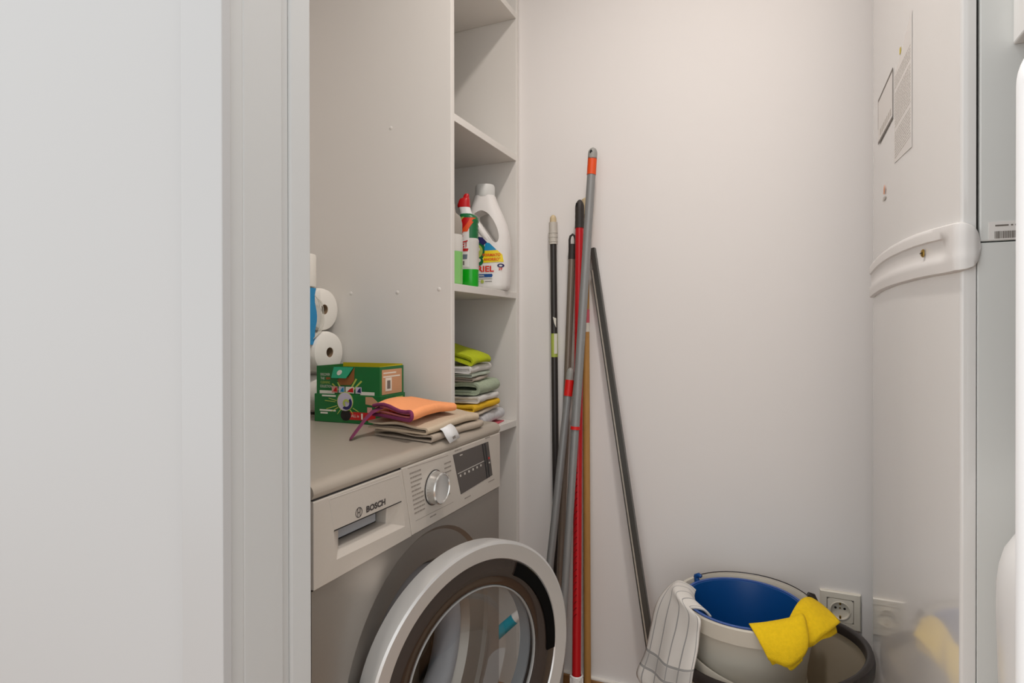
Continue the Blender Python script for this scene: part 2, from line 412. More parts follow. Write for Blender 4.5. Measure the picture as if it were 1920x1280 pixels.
# header strip above the drawer down to the drawer seam
# detergent drawer: front frame with pocket
dz0, dz1 = PB, 0.8038
MB().box((WX - 0.016, WY0 + 0.002, 0.800), (WX - 0.0035, py(0.8) + 0.001, ZT + 0.0004)).build('drawer_seam', M_gap, wm)
MB().prism([(WX - 0.016, py(ZT) - 0.003, ZT), (WX - 0.016, py(ZT) + 0.004, ZT), (WX - 0.016, py(PB) + 0.004, PB), (WX - 0.016, py(PB) - 0.003, PB)], (0.0125, 0, 0)).build('drawer_seam', M_gap, wm)
dr2 = None
T = [(WY0, dz1), (py(dz1), dz1), (py(dz0), dz0), (WY0, dz0)]
pk = [(0.652, 0.7535), (0.8135, 0.7515), (0.8205, 0.7095), (0.6583, 0.7130)]
ih = [(0.673, 0.7505), (0.7885, 0.7490), (0.7860, 0.7235), (0.6729, 0.7245)]
b = MB()
A = [(WX, y, z) for y, z in T]; B = [(WX, y, z) for y, z in pk]
C_ = [(WX - 0.010, y, z) for y, z in ih]; D_ = [(WX - 0.030, y, z) for y, z in ih]; A0 = [(WX - 0.018, y, z) for y, z in T]
b.loft([A0, A, B, C_, D_], True, False, False)
dw = b.build('detergent_drawer', M_silver, wm, bevel=0.0012)
MB().prism([(WX - 0.024, y, z) for y, z in [(0.671, 0.7485), (0.772, 0.748), (0.772, 0.7300), (0.671, 0.7310)]], (0.004, 0, 0)).build('grip_plate', M_pocket, dw)
MB().prism([(WX - 0.034, y, z) for y, z in [(0.66, 0.752), (0.80, 0.752), (0.80, 0.70), (0.66, 0.70)]], (0.003, 0, 0)).build('pocket_back', M_gap, dw)
MB().prism([(WX - 0.001, 0.652, 0.7548), (WX - 0.001, 0.8138, 0.7532), (WX - 0.001, 0.8138, 0.7515), (WX - 0.001, 0.652, 0.753)], (0.0014, 0, 0)).build('pocket_edge', M_gap, dw)
b = MB()                                   # fine raised outline of the drawer plaque
for (ya, za), (yb, zb) in (((0.6424, 0.8), (0.8073, 0.7965)), ((0.8073, 0.7965), (0.8165, 0.7575)), ((0.6424, 0.8), (0.652, 0.756))):
    b.tube([(WX, ya, za), (WX, yb, zb)], 0.0005, 6)
b.build('outline', M_print, dw)
lettering('BOSCH', (WX, 0.7225, 0.7590), (0, 0.0475, 0.0), (0, 0, 0.0098), M_dark_ink, dw, 'brand_lettering', bold=0.045)
b = MB(); ce = V((WX + 0.0003, 0.7055, 0.7645)); ey, ez = V((0, 1, 0)), V((0, 0, 1))
def ringflat(b, c, r0, r1, h=0.0004, n=28, ay=V((0, 1, 0)), az=V((0, 0, 1)), ax=V((1, 0, 0))):
    rings = [[c + ay * (r * math.cos(2 * PI * k / n)) + az * (r * math.sin(2 * PI * k / n)) + ax * hh for k in range(n)] for r, hh in ((r0, 0), (r0, h), (r1, h), (r1, 0))]
    b.loft(rings + [rings[0]], True, False, False)
ringflat(b, ce, 0.0066, 0.0076)
b.box((WX, 0.7055 - 0.0030, 0.7645 - 0.0060), (WX + 0.0007, 0.7055 - 0.0020, 0.7645 + 0.0060)); b.box((WX, 0.7055 + 0.0020, 0.7645 - 0.0060), (WX + 0.0007, 0.7055 + 0.0030, 0.7645 + 0.0060))
b.box((WX, 0.7055 - 0.0030, 0.7645 - 0.0006), (WX + 0.0007, 0.7055 + 0.0030, 0.7645 + 0.0006))
b.build('brand_emblem', M_dark_ink, dw)
# dial
kc = V((WX, 0.915, 0.7510))
kn = MB().lathe([(0.0300, 0.0), (0.0300, 0.002), (0.0286, 0.003), (0.0280, 0.0165), (0.0262, 0.0185), (0.0248, 0.0185), (0.0238, 0.0170), (0.0120, 0.0150), (0.0001, 0.0145)], kc, 48, axis=(1, 0, 0), a=(0, 1, 0)).build('program_dial', M_dial, wm, smooth=35)
MB().lathe([(0.0312, 0.0002), (0.0312, 0.0012), (0.0301, 0.0012)], kc, 40, axis=(1, 0, 0), a=(0, 1, 0)).build('dial_gap', M_gap, kn)
# program names around the dial: small printed rows
b = MB()
def row(y, z, wdt, h=0.0022):
    y0 = y
    while y0 < y + wdt - 0.001:
        l = min(random.uniform(0.004, 0.010), y + wdt - y0); b.box((WX - 0.0005, y0, z), (WX + 0.0004, y0 + l, z + h)); y0 += l + 0.0014
for k in range(10):
    z = 0.7905 - 0.0078 * k; row(0.838 + 0.0016 * k, z, 0.034 - (0.006 if k in (3, 4) else 0), 0.0026)
for k in range(8):
    z = 0.784 - 0.0085 * k; row(0.951 + 0.001 * k, z, 0.024 if k < 3 else 0.014, 0.0026)
for y, z, wd in ((0.902, 0.700, 0.022), (0.990, 0.8005, 0.026), (1.120, 0.8032, 0.022), (1.135, 0.708, 0.03), (1.03, 0.700, 0.024)): row(y, z, wd)
for a0, a1 in (((0.832, 0.802), (0.965, 0.7985)), ((0.856, 0.708), (0.985, 0.7065))):
    b.tube([(WX, *a0), (WX, *a1)], 0.0004, 5)
b.build('program_marking', M_mark, wm)['kind'] = 'stuff'
# display
q = [(0.983, 0.7960), (1.1335, 0.7955), (1.154, 0.7200), (1.014, 0.7135)]
dp = MB().prism([(WX - 0.004, y, z) for y, z in q], (0.0046, 0, 0)).build('display', M_disp, wm)
def dpt(s, t):                             # display coordinates 0..1
    a0 = V((WX + 0.0006, *q[0])); a1 = V((WX + 0.0006, *q[1])); a2 = V((WX + 0.0006, *q[2])); a3 = V((WX + 0.0006, *q[3]))
    return (a0 * (1 - s) + a1 * s) * (1 - t) + (a3 * (1 - s) + a2 * s) * t
def dquad(b, s0, t0, s1, t1, h=0.0003): b.prism([dpt(s0, t0), dpt(s1, t0), dpt(s1, t1), dpt(s0, t1)], (h, 0, 0))
b = MB(); dquad(b, 0.80, 0.0, 0.84, 1); dquad(b, 0.87, 0.0, 0.915, 1); b.build('display_bar', M_black, dp)
b = MB(); dquad(b, 0.02, 0.475, 0.80, 0.492)
for k in range(6): dquad(b, 0.06 + 0.12 * k, 0.53, 0.10 + 0.12 * k, 0.585)
dquad(b, 0.16, 0.06, 0.23, 0.085); dquad(b, 0.82, 0.56, 0.84, 0.60); dquad(b, 0.93, 0.58, 0.97, 0.62)
b.build('display_symbol', M_print, dp)
b = MB(); dquad(b, 0.935, 0.44, 0.975, 0.50); b.build('start_mark', M_redcap, dp)
# rubber gasket and drum behind the porthole
pc = V((xf, PYC, PZC))
MB().lathe([(PR - 0.010, -0.028), (PR - 0.022, -0.022), (PR - 0.034, -0.028), (PR - 0.040, -0.05), (PR - 0.034, -0.075), (PR - 0.026, -0.078), (PR - 0.012, -0.05)], pc, 56, axis=(1, 0, 0), a=(0, 1, 0), close=True).build('door_gasket', M_gasket, wm, smooth=60)
du = MB().lathe([(PR - 0.034, -0.080), (0.225, -0.085), (0.24, -0.10), (0.24, -0.40), (0.0001, -0.41)], pc, 56, axis=(1, 0, 0), a=(0, 1, 0)).build('drum', M_drum, wm, smooth=40)
for k in range(3):
    t = 2 * PI * k / 3 + 0.4
    o = pc + V((0, math.cos(t), math.sin(t))) * 0.232
    MB().prism([o + V((-0.12, 0, 0)) + V((0, -math.sin(t), math.cos(t))) * 0.02, o + V((-0.12, 0, 0)) + V((0, -math.cos(t), -math.sin(t))) * 0.045, o + V((-0.12, 0, 0)) - V((0, -math.sin(t), math.cos(t))) * 0.02], (-0.24, 0, 0)).build('drum_paddle', M_gasket, du, bevel=0.006)
# open door
nrm = V((math.cos(DPH), -math.sin(DPH), 0)); eu = V((math.sin(DPH), math.cos(DPH), 0))
dfr = MB().lathe([(0.2020, -0.048), (0.2130, -0.047), (0.2200, -0.040), (0.2245, -0.006), (0.2235, -0.001), (0.2195, 0.0010), (0.1945, -0.0035), (0.1925, -0.0065), (0.1925, -0.030)], DC, 96, axis=nrm, a=eu, close=True).build('door', M_chrome, wm, smooth=28)
MB().lathe([(0.1926, -0.0060), (0.1740, -0.0050), (0.1530, -0.0085), (0.1475, -0.0125), (0.1465, -0.020), (0.1500, -0.030), (0.1926, -0.030)], DC, 96, axis=nrm, a=eu, close=True).build('tinted_ring', M_smoke, dfr, smooth=28)
MB().lathe([(0.1466, -0.0130), (0.1442, -0.0118), (0.1428, -0.0135), (0.1440, -0.019), (0.1466, -0.020)], DC, 80, axis=nrm, a=eu, close=True).build('glass_edge', M_edge, dfr, smooth=60)
MB().lathe([(0.1440, -0.016), (0.1400, -0.030), (0.134, -0.060), (0.125, -0.085), (0.095, -0.100), (0.050, -0.107), (0.0001, -0.109)], DC, 72, axis=nrm, a=eu).build('porthole_glass', M_glass, dfr, smooth=60)
MB().lathe([(0.206, -0.046), (0.1990, -0.052), (0.150, -0.056), (0.1465, -0.030), (0.1505, -0.030), (0.154, -0.051), (0.197, -0.047)], DC, 72, axis=nrm, a=eu, close=True).build('inner_collar', M_collar, dfr, smooth=40)
b = MB(); rr = []
for k in range(25):                        # black grip pocket in the ring on the free side
    t = math.radians(-6 + (62 + 6) * k / 24); d = eu * math.cos(t) + V((0, 0, 1)) * math.sin(t)
    rr.append([DC + d * 0.1915 + nrm * -0.0045, DC + d * 0.1905 + nrm * -0.0025, DC + d * 0.1690 + nrm * -0.0020, DC + d * 0.1680 + nrm * -0.0045])
b.loft(rr); b.build('grip_pocket', M_pit, dfr)
hg = V((-0.5545, 0.690, 0.446))
b = MB()
for dz in (-0.045, 0.045): b.tube([hg + V((0, 0, dz - 0.014)), hg + V((0, 0, dz + 0.014))], 0.0075, 14)
b.box((-0.566, 0.676, 0.375), (-0.557, 0.70, 0.517)); b.build('hinge', M_polish, wm, smooth=40)

# ------------------------------------------------------------------ water heater cabinet on the right
UX, UY0, UY1 = 0.1835, 0.795, 1.4400
wh = thing('water_heater', 'tall gloss white water heater cabinet against the right side of the closet', 'water heater', (0.48, 1.13, 0))
def arc(cx, cy, r, a0, a1, n=8): return [(cx + r * math.cos(a0 + (a1 - a0) * k / n), cy + r * math.sin(a0 + (a1 - a0) * k / n)) for k in range(n + 1)]
rc = 0.004
foot = [(0.1975, UY0)] + list(reversed(arc(UX + rc, UY0 + rc, rc, PI, 1.5 * PI)))[1:] + [(UX - 0.0015, 1.13), (UX, UY1)] + [(UX + 0.02, UY1), (UX + 0.02, UY0 + 0.03), (0.1975, UY0 + 0.02)]
MB().prism([(x, y, 0.03) for x, y in foot], (0, 0, 2.0)).build('side_casing', M_unit, wm and wh, smooth=35)
MB().box((UX + 0.021, UY0 + 0.0215, 0.03), (0.785, UY1, 2.03)).build('cabinet', M_gap, wh)
MB().box((0.2005, UY0, 1.1262), (0.785, UY0 + 0.02, 2.03)).build('upper_front_panel', M_unit_front, wh, bevel=0.0015)
MB().box((0.1985, UY0, 0.03), (0.785, UY0 + 0.02, 1.1248)).build('lower_front_panel', M_unit_front, wh, bevel=0.001)
MB().box((0.1982, UY0 + 0.006, 1.127), (0.2003, UY0 + 0.019, 2.03)).build('gap_strip', M_gap, wh)
for fx in (0.25, 0.72):
    for fy in (0.86, 1.40):
        MB().lathe([(0.025, 0.0), (0.025, 0.01), (0.014, 0.012), (0.014, 0.0305)], (fx, fy, 0), 16).build('foot', M_black, wh)
# moulded band that wraps the near corner
def upath(s):                               # distance along face from far edge -> (point, outward normal)
    L = UY1 - (UY0 + rc)
    if s <= L: return V((UX - 0.0015 * math.sin(PI * s / L), UY1 - s, 0)), V((-1, 0, 0))
    a = (s - L) / rc
    if a <= PI / 2:
        t = PI + a; return V((UX + rc + rc * math.cos(t), UY0 + rc + rc * math.sin(t), 0)), V((math.cos(t), math.sin(t), 0))
    e = s - L - rc * PI / 2; return V((UX + rc + e, UY0, 0)), V((0, -1, 0))
LT = UY1 - UY0 - rc + rc * PI / 2
topc = [(0.0, 1.1660), (0.05, 1.1700), (0.114, 1.1738), (0.18, 1.1750), (0.249, 1.1743), (0.361, 1.1703), (0.449, 1.1654), (0.526, 1.1594), (0.603, 1.1523), (0.63, 1.1498), (0.645, 1.1484), (LT, 1.1470), (LT + 0.0075, 1.143), (LT + 0.0125, 1.134), (LT + 0.0140, 1.120)]
botc = [(0.0, 1.0980), (0.05, 1.1015), (0.134, 1.1046), (0.249, 1.1051), (0.361, 1.1032), (0.45, 1.1012), (0.524, 1.0988), (0.589, 1.0960), (0.63, 1.0945), (0.645, 1.0945), (LT, 1.0955), (LT + 0.0075, 1.0985), (LT + 0.0125, 1.107), (LT + 0.0140, 1.1195)]
def interp(c, s):
    for (a, za), (bb, zb) in zip(c, c[1:]):
        if a <= s <= bb: return za + (zb - za) * (s - a) / (bb - a)
    return c[-1][1]
ss = [0.63 * k / 42 for k in range(43)] + [0.63 + (LT - 0.63) * k / 8 for k in range(1, 9)] + [LT + 0.014 * f for f in (0.2, 0.4, 0.6, 0.8, 0.92, 1.0)]
rows = []
for s in ss:
    p, n = upath(s); zt, zb = interp(topc, s), interp(botc, s)
    deep = 0.6 * 0 + (1.0 if 0.0 <= s < 0.59 else max(0, 1 - (s - 0.59) / 0.03))
    prof = [(0, -0.0005), (0.004, 0.0035), (0.03, 0.0060), (0.10, 0.0066), (0.27, 0.0066), (0.295, 0.0066 - 0.0028 * deep), (0.50, 0.0066 - 0.0030 * deep), (0.625, 0.0066 - 0.0030 * deep), (0.68, 0.0070), (0.80, 0.0068), (0.97, 0.0062), (0.995, 0.0035), (1.0, -0.0005)]
    th = 1.0 if s < LT + 0.008 else max(0.3, 1 - (s - LT - 0.008) / 0.008)
    rows.append([V((p.x, p.y, zt + (zb - zt) * f)) + n * (h * th) for f, h in prof])
MB().grid(rows).build('moulded_band', M_plastic_band, wh, smooth=50)
b = MB(); pp, n = upath(UY1 - 0.945); sc0 = V((pp.x, 0.942, 1.1322)) + n * 0.0050
sw = MB().lathe([(0.0055, 0.0), (0.0055, 0.0015), (0.0035, 0.003), (0.0001, 0.0032)], sc0, 18, axis=(-1, 0, 0), a=(0, 1, 0)).build('brass_screw', M_brass, wh, smooth=50)
MB().box(sc0 + V((-0.0036, -0.0045, -0.0006)), sc0 + V((-0.0026, 0.0045, 0.0006))).build('screw_slot', M_gap, sw)
# printed plates on the glossy face
def fpl(pts, dx=0.0004): return [onx(u, v, UX - 0.002 + 0.0) for u, v in pts]
def plate(name, y0, y1, z0, z1, m, th=0.0006, x=UX - 0.0016): return MB().box((x - th, y0, z0), (x, y1, z1)).build(name, m, wh)
plate('rating_plate', 1.1991, 1.3581, 1.3936, 1.4804, M_sticker, 0.0005)
b = MB(); x = UX - 0.0023
for a0, a1 in (((1.1991, 1.4804), (1.3581, 1.4755)), ((1.1991, 1.3936), (1.3581, 1.3985))):
    b.box((x, a0[0], min(a0[1], a1[1])), (x + 0.0004, a1[0], max(a0[1], a1[1])))
b.box((x, 1.1991, 1.3931), (x + 0.0004, 1.2016, 1.4804)); b.box((x, 1.3566, 1.4225), (x + 0.0004, 1.3581, 1.4804))
b.build('plate_border', M_grey_ink, wh)
b = MB()
for k in range(7): b.box((x, 1.3345 - 0.018 * k, 1.4049), (x + 0.0004, 1.3345 - 0.018 * k - 0.012, 1.4166))
b.build('plate_lettering', M_print, wh)
MB().prism([(UX - 0.0016, 1.1834, 1.3126), (UX - 0.0016, 1.1834, 1.4618), (UX - 0.0016, 1.1383, 1.4696), (UX - 0.0016, 1.099, 1.4814), (UX - 0.0016, 1.0431, 1.503), (UX - 0.0016, 1.0431, 1.3008)], (-0.0005, 0, 0)).build('instruction_sheet', M_sticker, wh)
b = MB(); z = 1.4539
while z > 1.3165:
    y = 1.1775
    while y > 1.0519:
        l = random.uniform(0.006, 0.02); b.box((x, y, z), (x + 0.0004, max(1.05, y - l), z + 0.0014)); y -= l + 0.003
    z -= 0.0046 if random.random() > 0.12 else 0.010
b.build('instruction_text', M_print, wh)
MB().box((x, 1.1285, 1.4755), (x + 0.0004, 1.1363, 1.4853)).build('warning_mark', M_yelcard, wh)
MB().prism([(x, 1.2933, 1.2832), (x, 1.2835, 1.2812), (x, 1.2806, 1.291), (x, 1.2845, 1.2989), (x, 1.2924, 1.293)], (0.0004, 0, 0)).build('flame_mark', M_flame, wh)
b = MB(); b.box((x, 1.2757, 1.2714), (x + 0.0004, 1.3012, 1.2768)); b.build('mark_lettering', M_print, wh)
# barcode label and valve cover on the front
st = MB().box((0.2085, UY0 - 0.0006, 1.1270), (0.262, UY0, 1.1465)).build('barcode_label', M_sticker, wh)
b = MB(); xx = 0.2135
while xx < 0.252:
    wd = random.choice((0.0004, 0.0007, 0.0010)); b.box((xx, UY0 - 0.0009, 1.1285), (xx + wd, UY0 - 0.0006, 1.1362)); xx += wd + random.choice((0.0004, 0.0006))
for x0, x1_, z in ((0.214, 0.2255, 1.1415), (0.2275, 0.2292, 1.1415), (0.231, 0.248, 1.1415)): b.box((x0, UY0 - 0.0009, z), (x1_, UY0 - 0.0006, z + 0.0016))
b.build('barcode', M_grey_ink, st)
vc = MB().box((0.2290, UY0 - 0.032, 1.333), (0.33, UY0, 1.62)).build('vent_cover', M_plastic_w, wh, bevel=0.002)
b = MB()
for k in range(3): b.box((0.2365 + 0.014 * k, UY0 - 0.024, 1.3322), (0.2445 + 0.014 * k, UY0 - 0.010, 1.3335))
b.build('vent_slot', M_gap, vc)

# white domed vessel and folded airer at the right jamb
tk = thing('expansion_tank', 'glossy white dome-topped tank half hidden behind the white bar at the right edge', 'tank', (0.2824, 0.68, 0))
TKC = (0.2824, 0.68, 0)
MB().lathe([(0.084, 0.02), (0.090, 0.05), (0.0905, 0.40), (0.0935, 0.70), (0.0951, 0.765), (0.0948, 0.790), (0.0930, 0.808), (0.0895, 0.822), (0.0825, 0.835), (0.070, 0.849), (0.048, 0.861), (0.022, 0.867), (0.0001, 0.868)], TKC, 64).build('vessel', M_plastic_w, tk, smooth=60)
MB().lathe([(0.080, 0.0), (0.087, 0.0), (0.087, 0.024), (0.080, 0.024)], TKC, 48, close=True).build('base_ring', M_black, tk, smooth=40)
MB().lathe([(0.014, 0.863), (0.014, 0.880), (0.009, 0.883), (0.0001, 0.884)], TKC, 20).build('valve_cap', M_black, tk, smooth=40)
ar = thing('folded_airer', 'white upright airer bar in the doorway at the right edge', 'clothes airer', (0.18, 0.53, 0))
def leg(x, y, top):
    r = 0.0135; dome = [(r * math.cos(PI / 2 * k / 8), top - 0.026 + 0.026 * math.sin(PI / 2 * k / 8)) for k in range(8)] + [(0.0001, top)]
    return MB().lathe([(0.0001, 0.0), (r, 0.0)] + dome, (x, y, 0), 28)
leg(0.1685, 0.530, 1.229).build('leg', M_airer, ar, smooth=50)
leg(0.1790, 0.559, 1.222).build('leg', M_airer, ar, smooth=50)
for z_ in (0.25, 0.70, 1.15): MB().tube([(0.1685, 0.530, z_), (0.1790, 0.559, z_)], 0.006, 12).build('rung', M_airer, ar, smooth=60)
MB().lathe([(0.0001, 0.002), (0.003, 0.0018), (0.0035, 0.0)], (0.1595, 0.5200, 1.2045), 16, axis=(-0.67, -0.74, 0), a=(0, 0, 1)).build('pivot_screw', M_polish, ar, smooth=60)

# ------------------------------------------------------------------ socket on the back wall
so = thing('wall_socket', 'square ivory power socket low on the back wall above the black-rimmed bin', 'socket', (0.136, YB, 0.37))
s0, s1 = ony(1536.7, 1102.8, YB), ony(1613.6, 1181, YB)
cx_, cz_ = (s0.x + s1.x) / 2, (s0.z + s1.z) / 2; hw = 0.0425
b = MB()
def rect(h, y): return [(cx_ - h, y, cz_ - h), (cx_ + h, y, cz_ - h), (cx_ + h, y, cz_ + h), (cx_ - h, y, cz_ + h)]
b.loft([rect(hw, YB), rect(hw, YB - 0.007), rect(hw - 0.002, YB - 0.009), rect(0.0282, YB - 0.0095), rect(0.0275, YB - 0.0065)], True, False, False)
b.build('frame', M_socket, so)
b = MB(); n = 40
sqr = []
for k in range(n):
    c, s = math.cos(2 * PI * (k + 0.5) / n), math.sin(2 * PI * (k + 0.5) / n); m_ = max(abs(c), abs(s)); sqr.append((c / m_, s / m_))
b.loft([[(cx_ + 0.0268 * c, YB - 0.004, cz_ + 0.0268 * s) for c, s in sqr], [(cx_ + 0.0268 * c, YB - 0.0095, cz_ + 0.0268 * s) for c, s in sqr]] +
       [[(cx_ + r * math.cos(2 * PI * (k + 0.5) / n), YB - y, cz_ + r * math.sin(2 * PI * (k + 0.5) / n)) for k in range(n)] for r, y in ((0.0215, 0.0098), (0.0212, 0.0112), (0.0196, 0.0112), (0.0190, 0.004), (0.0001, 0.004))], True, False, False)
ins = b.build('insert', M_socket, so, smooth=30)
for dx in (-0.0095, 0.0095):
    MB().lathe([(0.0001, 0.0008), (0.0027, 0.0006), (0.0027, 0.0)], (cx_ + dx, YB - 0.004, cz_ + 0.004), 14, axis=(0, -1, 0), a=(1, 0, 0)).build('pin_hole', M_hole, ins)
for dz in (-0.0165, 0.0165):
    MB().box((cx_ - 0.002, YB - 0.009, cz_ + dz - 0.003), (cx_ + 0.002, YB - 0.004, cz_ + dz + 0.003)).build('earth_clip', M_brass, ins)
MB().box((cx_ - 0.0015, YB - 0.0048, cz_ + 0.0028), (cx_ + 0.0015, YB - 0.004, cz_ + 0.006)).build('screw', M_brass, ins)

# ------------------------------------------------------------------ poles leaning in the corner
def pole_line(pt, yt, pb, yb_floor):
    """line through the top point (u,v at depth yt) down to the floor, its foot at depth yb_floor, passing pixel pb"""
    a = ony(pt[0], pt[1], yt)
    z_guess = 0.4; y = (yt + yb_floor) / 2
    for _ in range(12):
        q = ony(pb[0], pb[1], y); f_ = (a.z - q.z) / a.z; y = yt + (yb_floor - yt) * f_
    d = q - a; t = (a.z - 0.002) / (a.z - q.z)
    return a, a + d * t
def along(a, bb, t): return a + (bb - a) * t
def at_v(a, bb, v):
    """fraction along the pole where the photograph row v crosses it"""
    lo_, hi = 0.0, 1.0
    for _ in range(40):
        m_ = (lo_ + hi) / 2; p = along(a, bb, m_) - V((0, 0, CAM_H)); vv = V0 - F_PX * p.dot(u2) / p.dot(fw)
        if vv < v: lo_ = m_
        else: hi = m_
    return (lo_ + hi) / 2
def seg(a, bb, v0, v1, r, m, parent, name, n=16, smooth=50, bulge=None):
    t0, t1 = (0.0 if v0 is None else at_v(a, bb, v0)), (1.0 if v1 is None else at_v(a, bb, v1))
    P = [along(a, bb, t0 + (t1 - t0) * k / 10) for k in range(11)]
    R = r if isinstance(r, (list, tuple)) else [r] * 11
    return MB().tube(P, R, n).build(name, m, parent, smooth=smooth)
def dome(r): return [r * f for f in (0.25, 0.62, 0.82, 0.93, 0.98, 1, 1, 1, 1, 1, 1)]

# 1 charcoal pole with light ribbed cap
a, e = pole_line((1037, 403), 1.580, (1042, 900), 1.570)
t = thing('broom_pole', 'charcoal pole with ribbed light grey cap and cream tip, leftmost in the corner', 'pole', e, 'poles leaning in the corner')
seg(a, e, 455, None, 0.0093, M_dkpole, t, 'shaft')
M_lcap = mat('light_ribbed_cap', (200, 194, 184), 0.5)
cp = seg(a, e, 417, 458, 0.0118, M_lcap, t, 'cap')
for v in (436, 444, 452): seg(a, e, v, v + 1.6, 0.0127, M_lcap, cp, 'cap_ring')
seg(a, e, 402, 419, dome(0.0092), M_cream, t, 'tip')
seg(a, e, 625, 669, 0.0097, M_limeprint, t, 'paper_label')
pl = along(a, e, at_v(a, e, 640)); 
MB().prism([pl + V((0.003, -0.0098, 0.022)), pl + V((0.0105, -0.006, 0.022)), pl + V((0.0105, -0.006, -0.034)), pl + V((0.003, -0.0098, -0.034))], (0.0002, -0.0006, 0)).build('label_edge', M_whitecard, t)
MB().prism([along(a, e, at_v(a, e, 610)) + V((0.000, -0.0100, 0.024)), along(a, e, at_v(a, e, 610)) + V((0.0090, -0.0075, 0.020)), along(a, e, at_v(a, e, 610)) + V((0.0085, -0.0075, -0.006)), along(a, e, at_v(a, e, 610)) + V((0.004, -0.0098, 0.006))], (0, -0.0005, 0)).build('torn_paper', M_whitecard, t)

# 2 taupe pole with dark hanging loop
a, e = pole_line((1074, 437), 1.573, (1050, 1083), 1.515)
t = thing('mop_pole', 'taupe metal pole with dark hanging loop, just left of the red pole', 'pole', e, 'poles leaning in the corner')
seg(a, e, 482, None, 0.0095, M_taupe, t, 'shaft')
lp = seg(a, e, 458, 486, 0.0102, M_grip, t, 'end_cap')
c0 = along(a, e, at_v(a, e, 452)); dd = (a - e).normalized()
MB().tube([c0 + V((0.0085, 0, -0.018)), c0 + V((0.0085, 0, 0.004)), c0 + V((0.006, 0, 0.014)), c0 + V((0, 0, 0.0185)), c0 + V((-0.006, 0, 0.014)), c0 + V((-0.0085, 0, 0.004)), c0 + V((-0.0085, 0, -0.018))], 0.0032, 10).build('hanging_loop', M_grip, lp, smooth=60)

# 3 red pole with dark grip and white socket
a, e = pole_line((1087, 375), 1.562, (1081, 1268), 1.455)
t = thing('red_broom', 'red pole with ridged dark grip standing in a white broom socket', 'broom', e, 'poles leaning in the corner')
seg(a, e, 424, 1272, 0.0116, M_red, t, 'shaft')
gp = seg(a, e, 373, 428, [0.004, 0.0098, 0.0121, 0.0124, 0.0124, 0.0122, 0.0126, 0.0122, 0.0126, 0.0124, 0.0128], M_grip, t, 'grip')
h0 = along(a, e, at_v(a, e, 386)); MB().lathe([(0.0001, 0.0012), (0.0035, 0.0), (0.0035, -0.004)], h0 + V((-0.006, -0.0105, 0)), 14, axis=(-0.5, -0.87, 0), a=(0, 0, 1), sx=2.2).build('hang_hole', M_black, gp)
b = MB()
for k in range(26):                         # embossed spiral dashes on the lower shaft
    tt = at_v(a, e, 850 + 12 * k); p = along(a, e, tt)
    b.tube([p + V((-0.006, -0.0100, -0.006)), p + V((0.002, -0.0112, 0.004))], 0.0013, 6)
b.build('embossed_pattern', mat('dark_red_emboss', (132, 10, 18), 0.4), t)
f0 = along(a, e, at_v(a, e, 1264)); 
skt = MB().lathe([(0.0130, 0.0), (0.0158, -0.002), (0.0168, -0.02), (0.0175, -0.06), (0.024, -0.085), (0.030, -0.10)], f0, 28).build('socket', M_plastic_w, t, smooth=40)
for k in range(8):
    an = 2 * PI * k / 8; MB().box(V((f0.x + 0.0165 * math.cos(an) - 0.0015, f0.y + 0.0165 * math.sin(an) - 0.0015, f0.z - 0.06)), V((f0.x + 0.0165 * math.cos(an) + 0.0015, f0.y + 0.0165 * math.sin(an) + 0.0015, f0.z - 0.006))).build('rib', M_plastic_w, skt)
hz = f0.z - 0.10
MB().box((f0.x - 0.11, f0.y - 0.02, max(hz - 0.012, 0.036)), (f0.x + 0.11, f0.y + 0.02, hz + 0.004)).build('broom_head', M_plastic_w, t, bevel=0.006)
b = MB()
for k in range(40):
    for j in range(5):
        p = V((f0.x - 0.105 + 0.21 * k / 39, f0.y - 0.016 + 0.008 * j, 0)); b.tube([p + V((0, 0, max(hz - 0.010, 0.037))), p + V((random.uniform(-.006, .006), random.uniform(-.006, .006), 0.0))], 0.0012, 4)
br = b.build('bristles', M_red, t); br['kind'] = 'stuff'

# 4 long grey pole with orange band
a, e = pole_line((1112, 277), 1.540, (1066, 1000), 1.400)
t = thing('long_mop', 'longest grey pole with orange band and hang hole, tallest in the corner', 'pole', e, 'poles leaning in the corner')
seg(a, e, 326, 802, 0.0112, M_greypole, t, 'upper_shaft')
seg(a, e, 802, None, 0.0098, M_greypole, t, 'lower_shaft')
seg(a, e, 799, 805, 0.0126, M_redgrip, t, 'red_ring')
seg(a, e, 297, 328, 0.0122, M_orange, t, 'orange_band')
gp = seg(a, e, 276, 299, dome(0.0122), M_greycap, t, 'end_cap')
h0 = along(a, e, at_v(a, e, 287)); MB().lathe([(0.0001, 0.0006), (0.0036, 0.0), (0.0036, -0.004)], h0 + V((-0.001, -0.0118, 0)), 14, axis=(0, -1, 0), a=(0, 0, 1), sx=1.8).build('hang_hole', M_black, gp)

# 5 short grey pole with red band
a, e = pole_line((1070.5, 689), 1.525, (1033, 1040), 1.425)
t = thing('short_mop', 'short grey pole with bright red band, lowest top of the group', 'pole', e, 'poles leaning in the corner')
seg(a, e, 740, None, 0.0102, M_greypole, t, 'shaft')
seg(a, e, 712, 742, 0.0116, M_redgrip, t, 'red_band')
seg(a, e, 687, 714, dome(0.0106), M_greycap, t, 'end_cap')

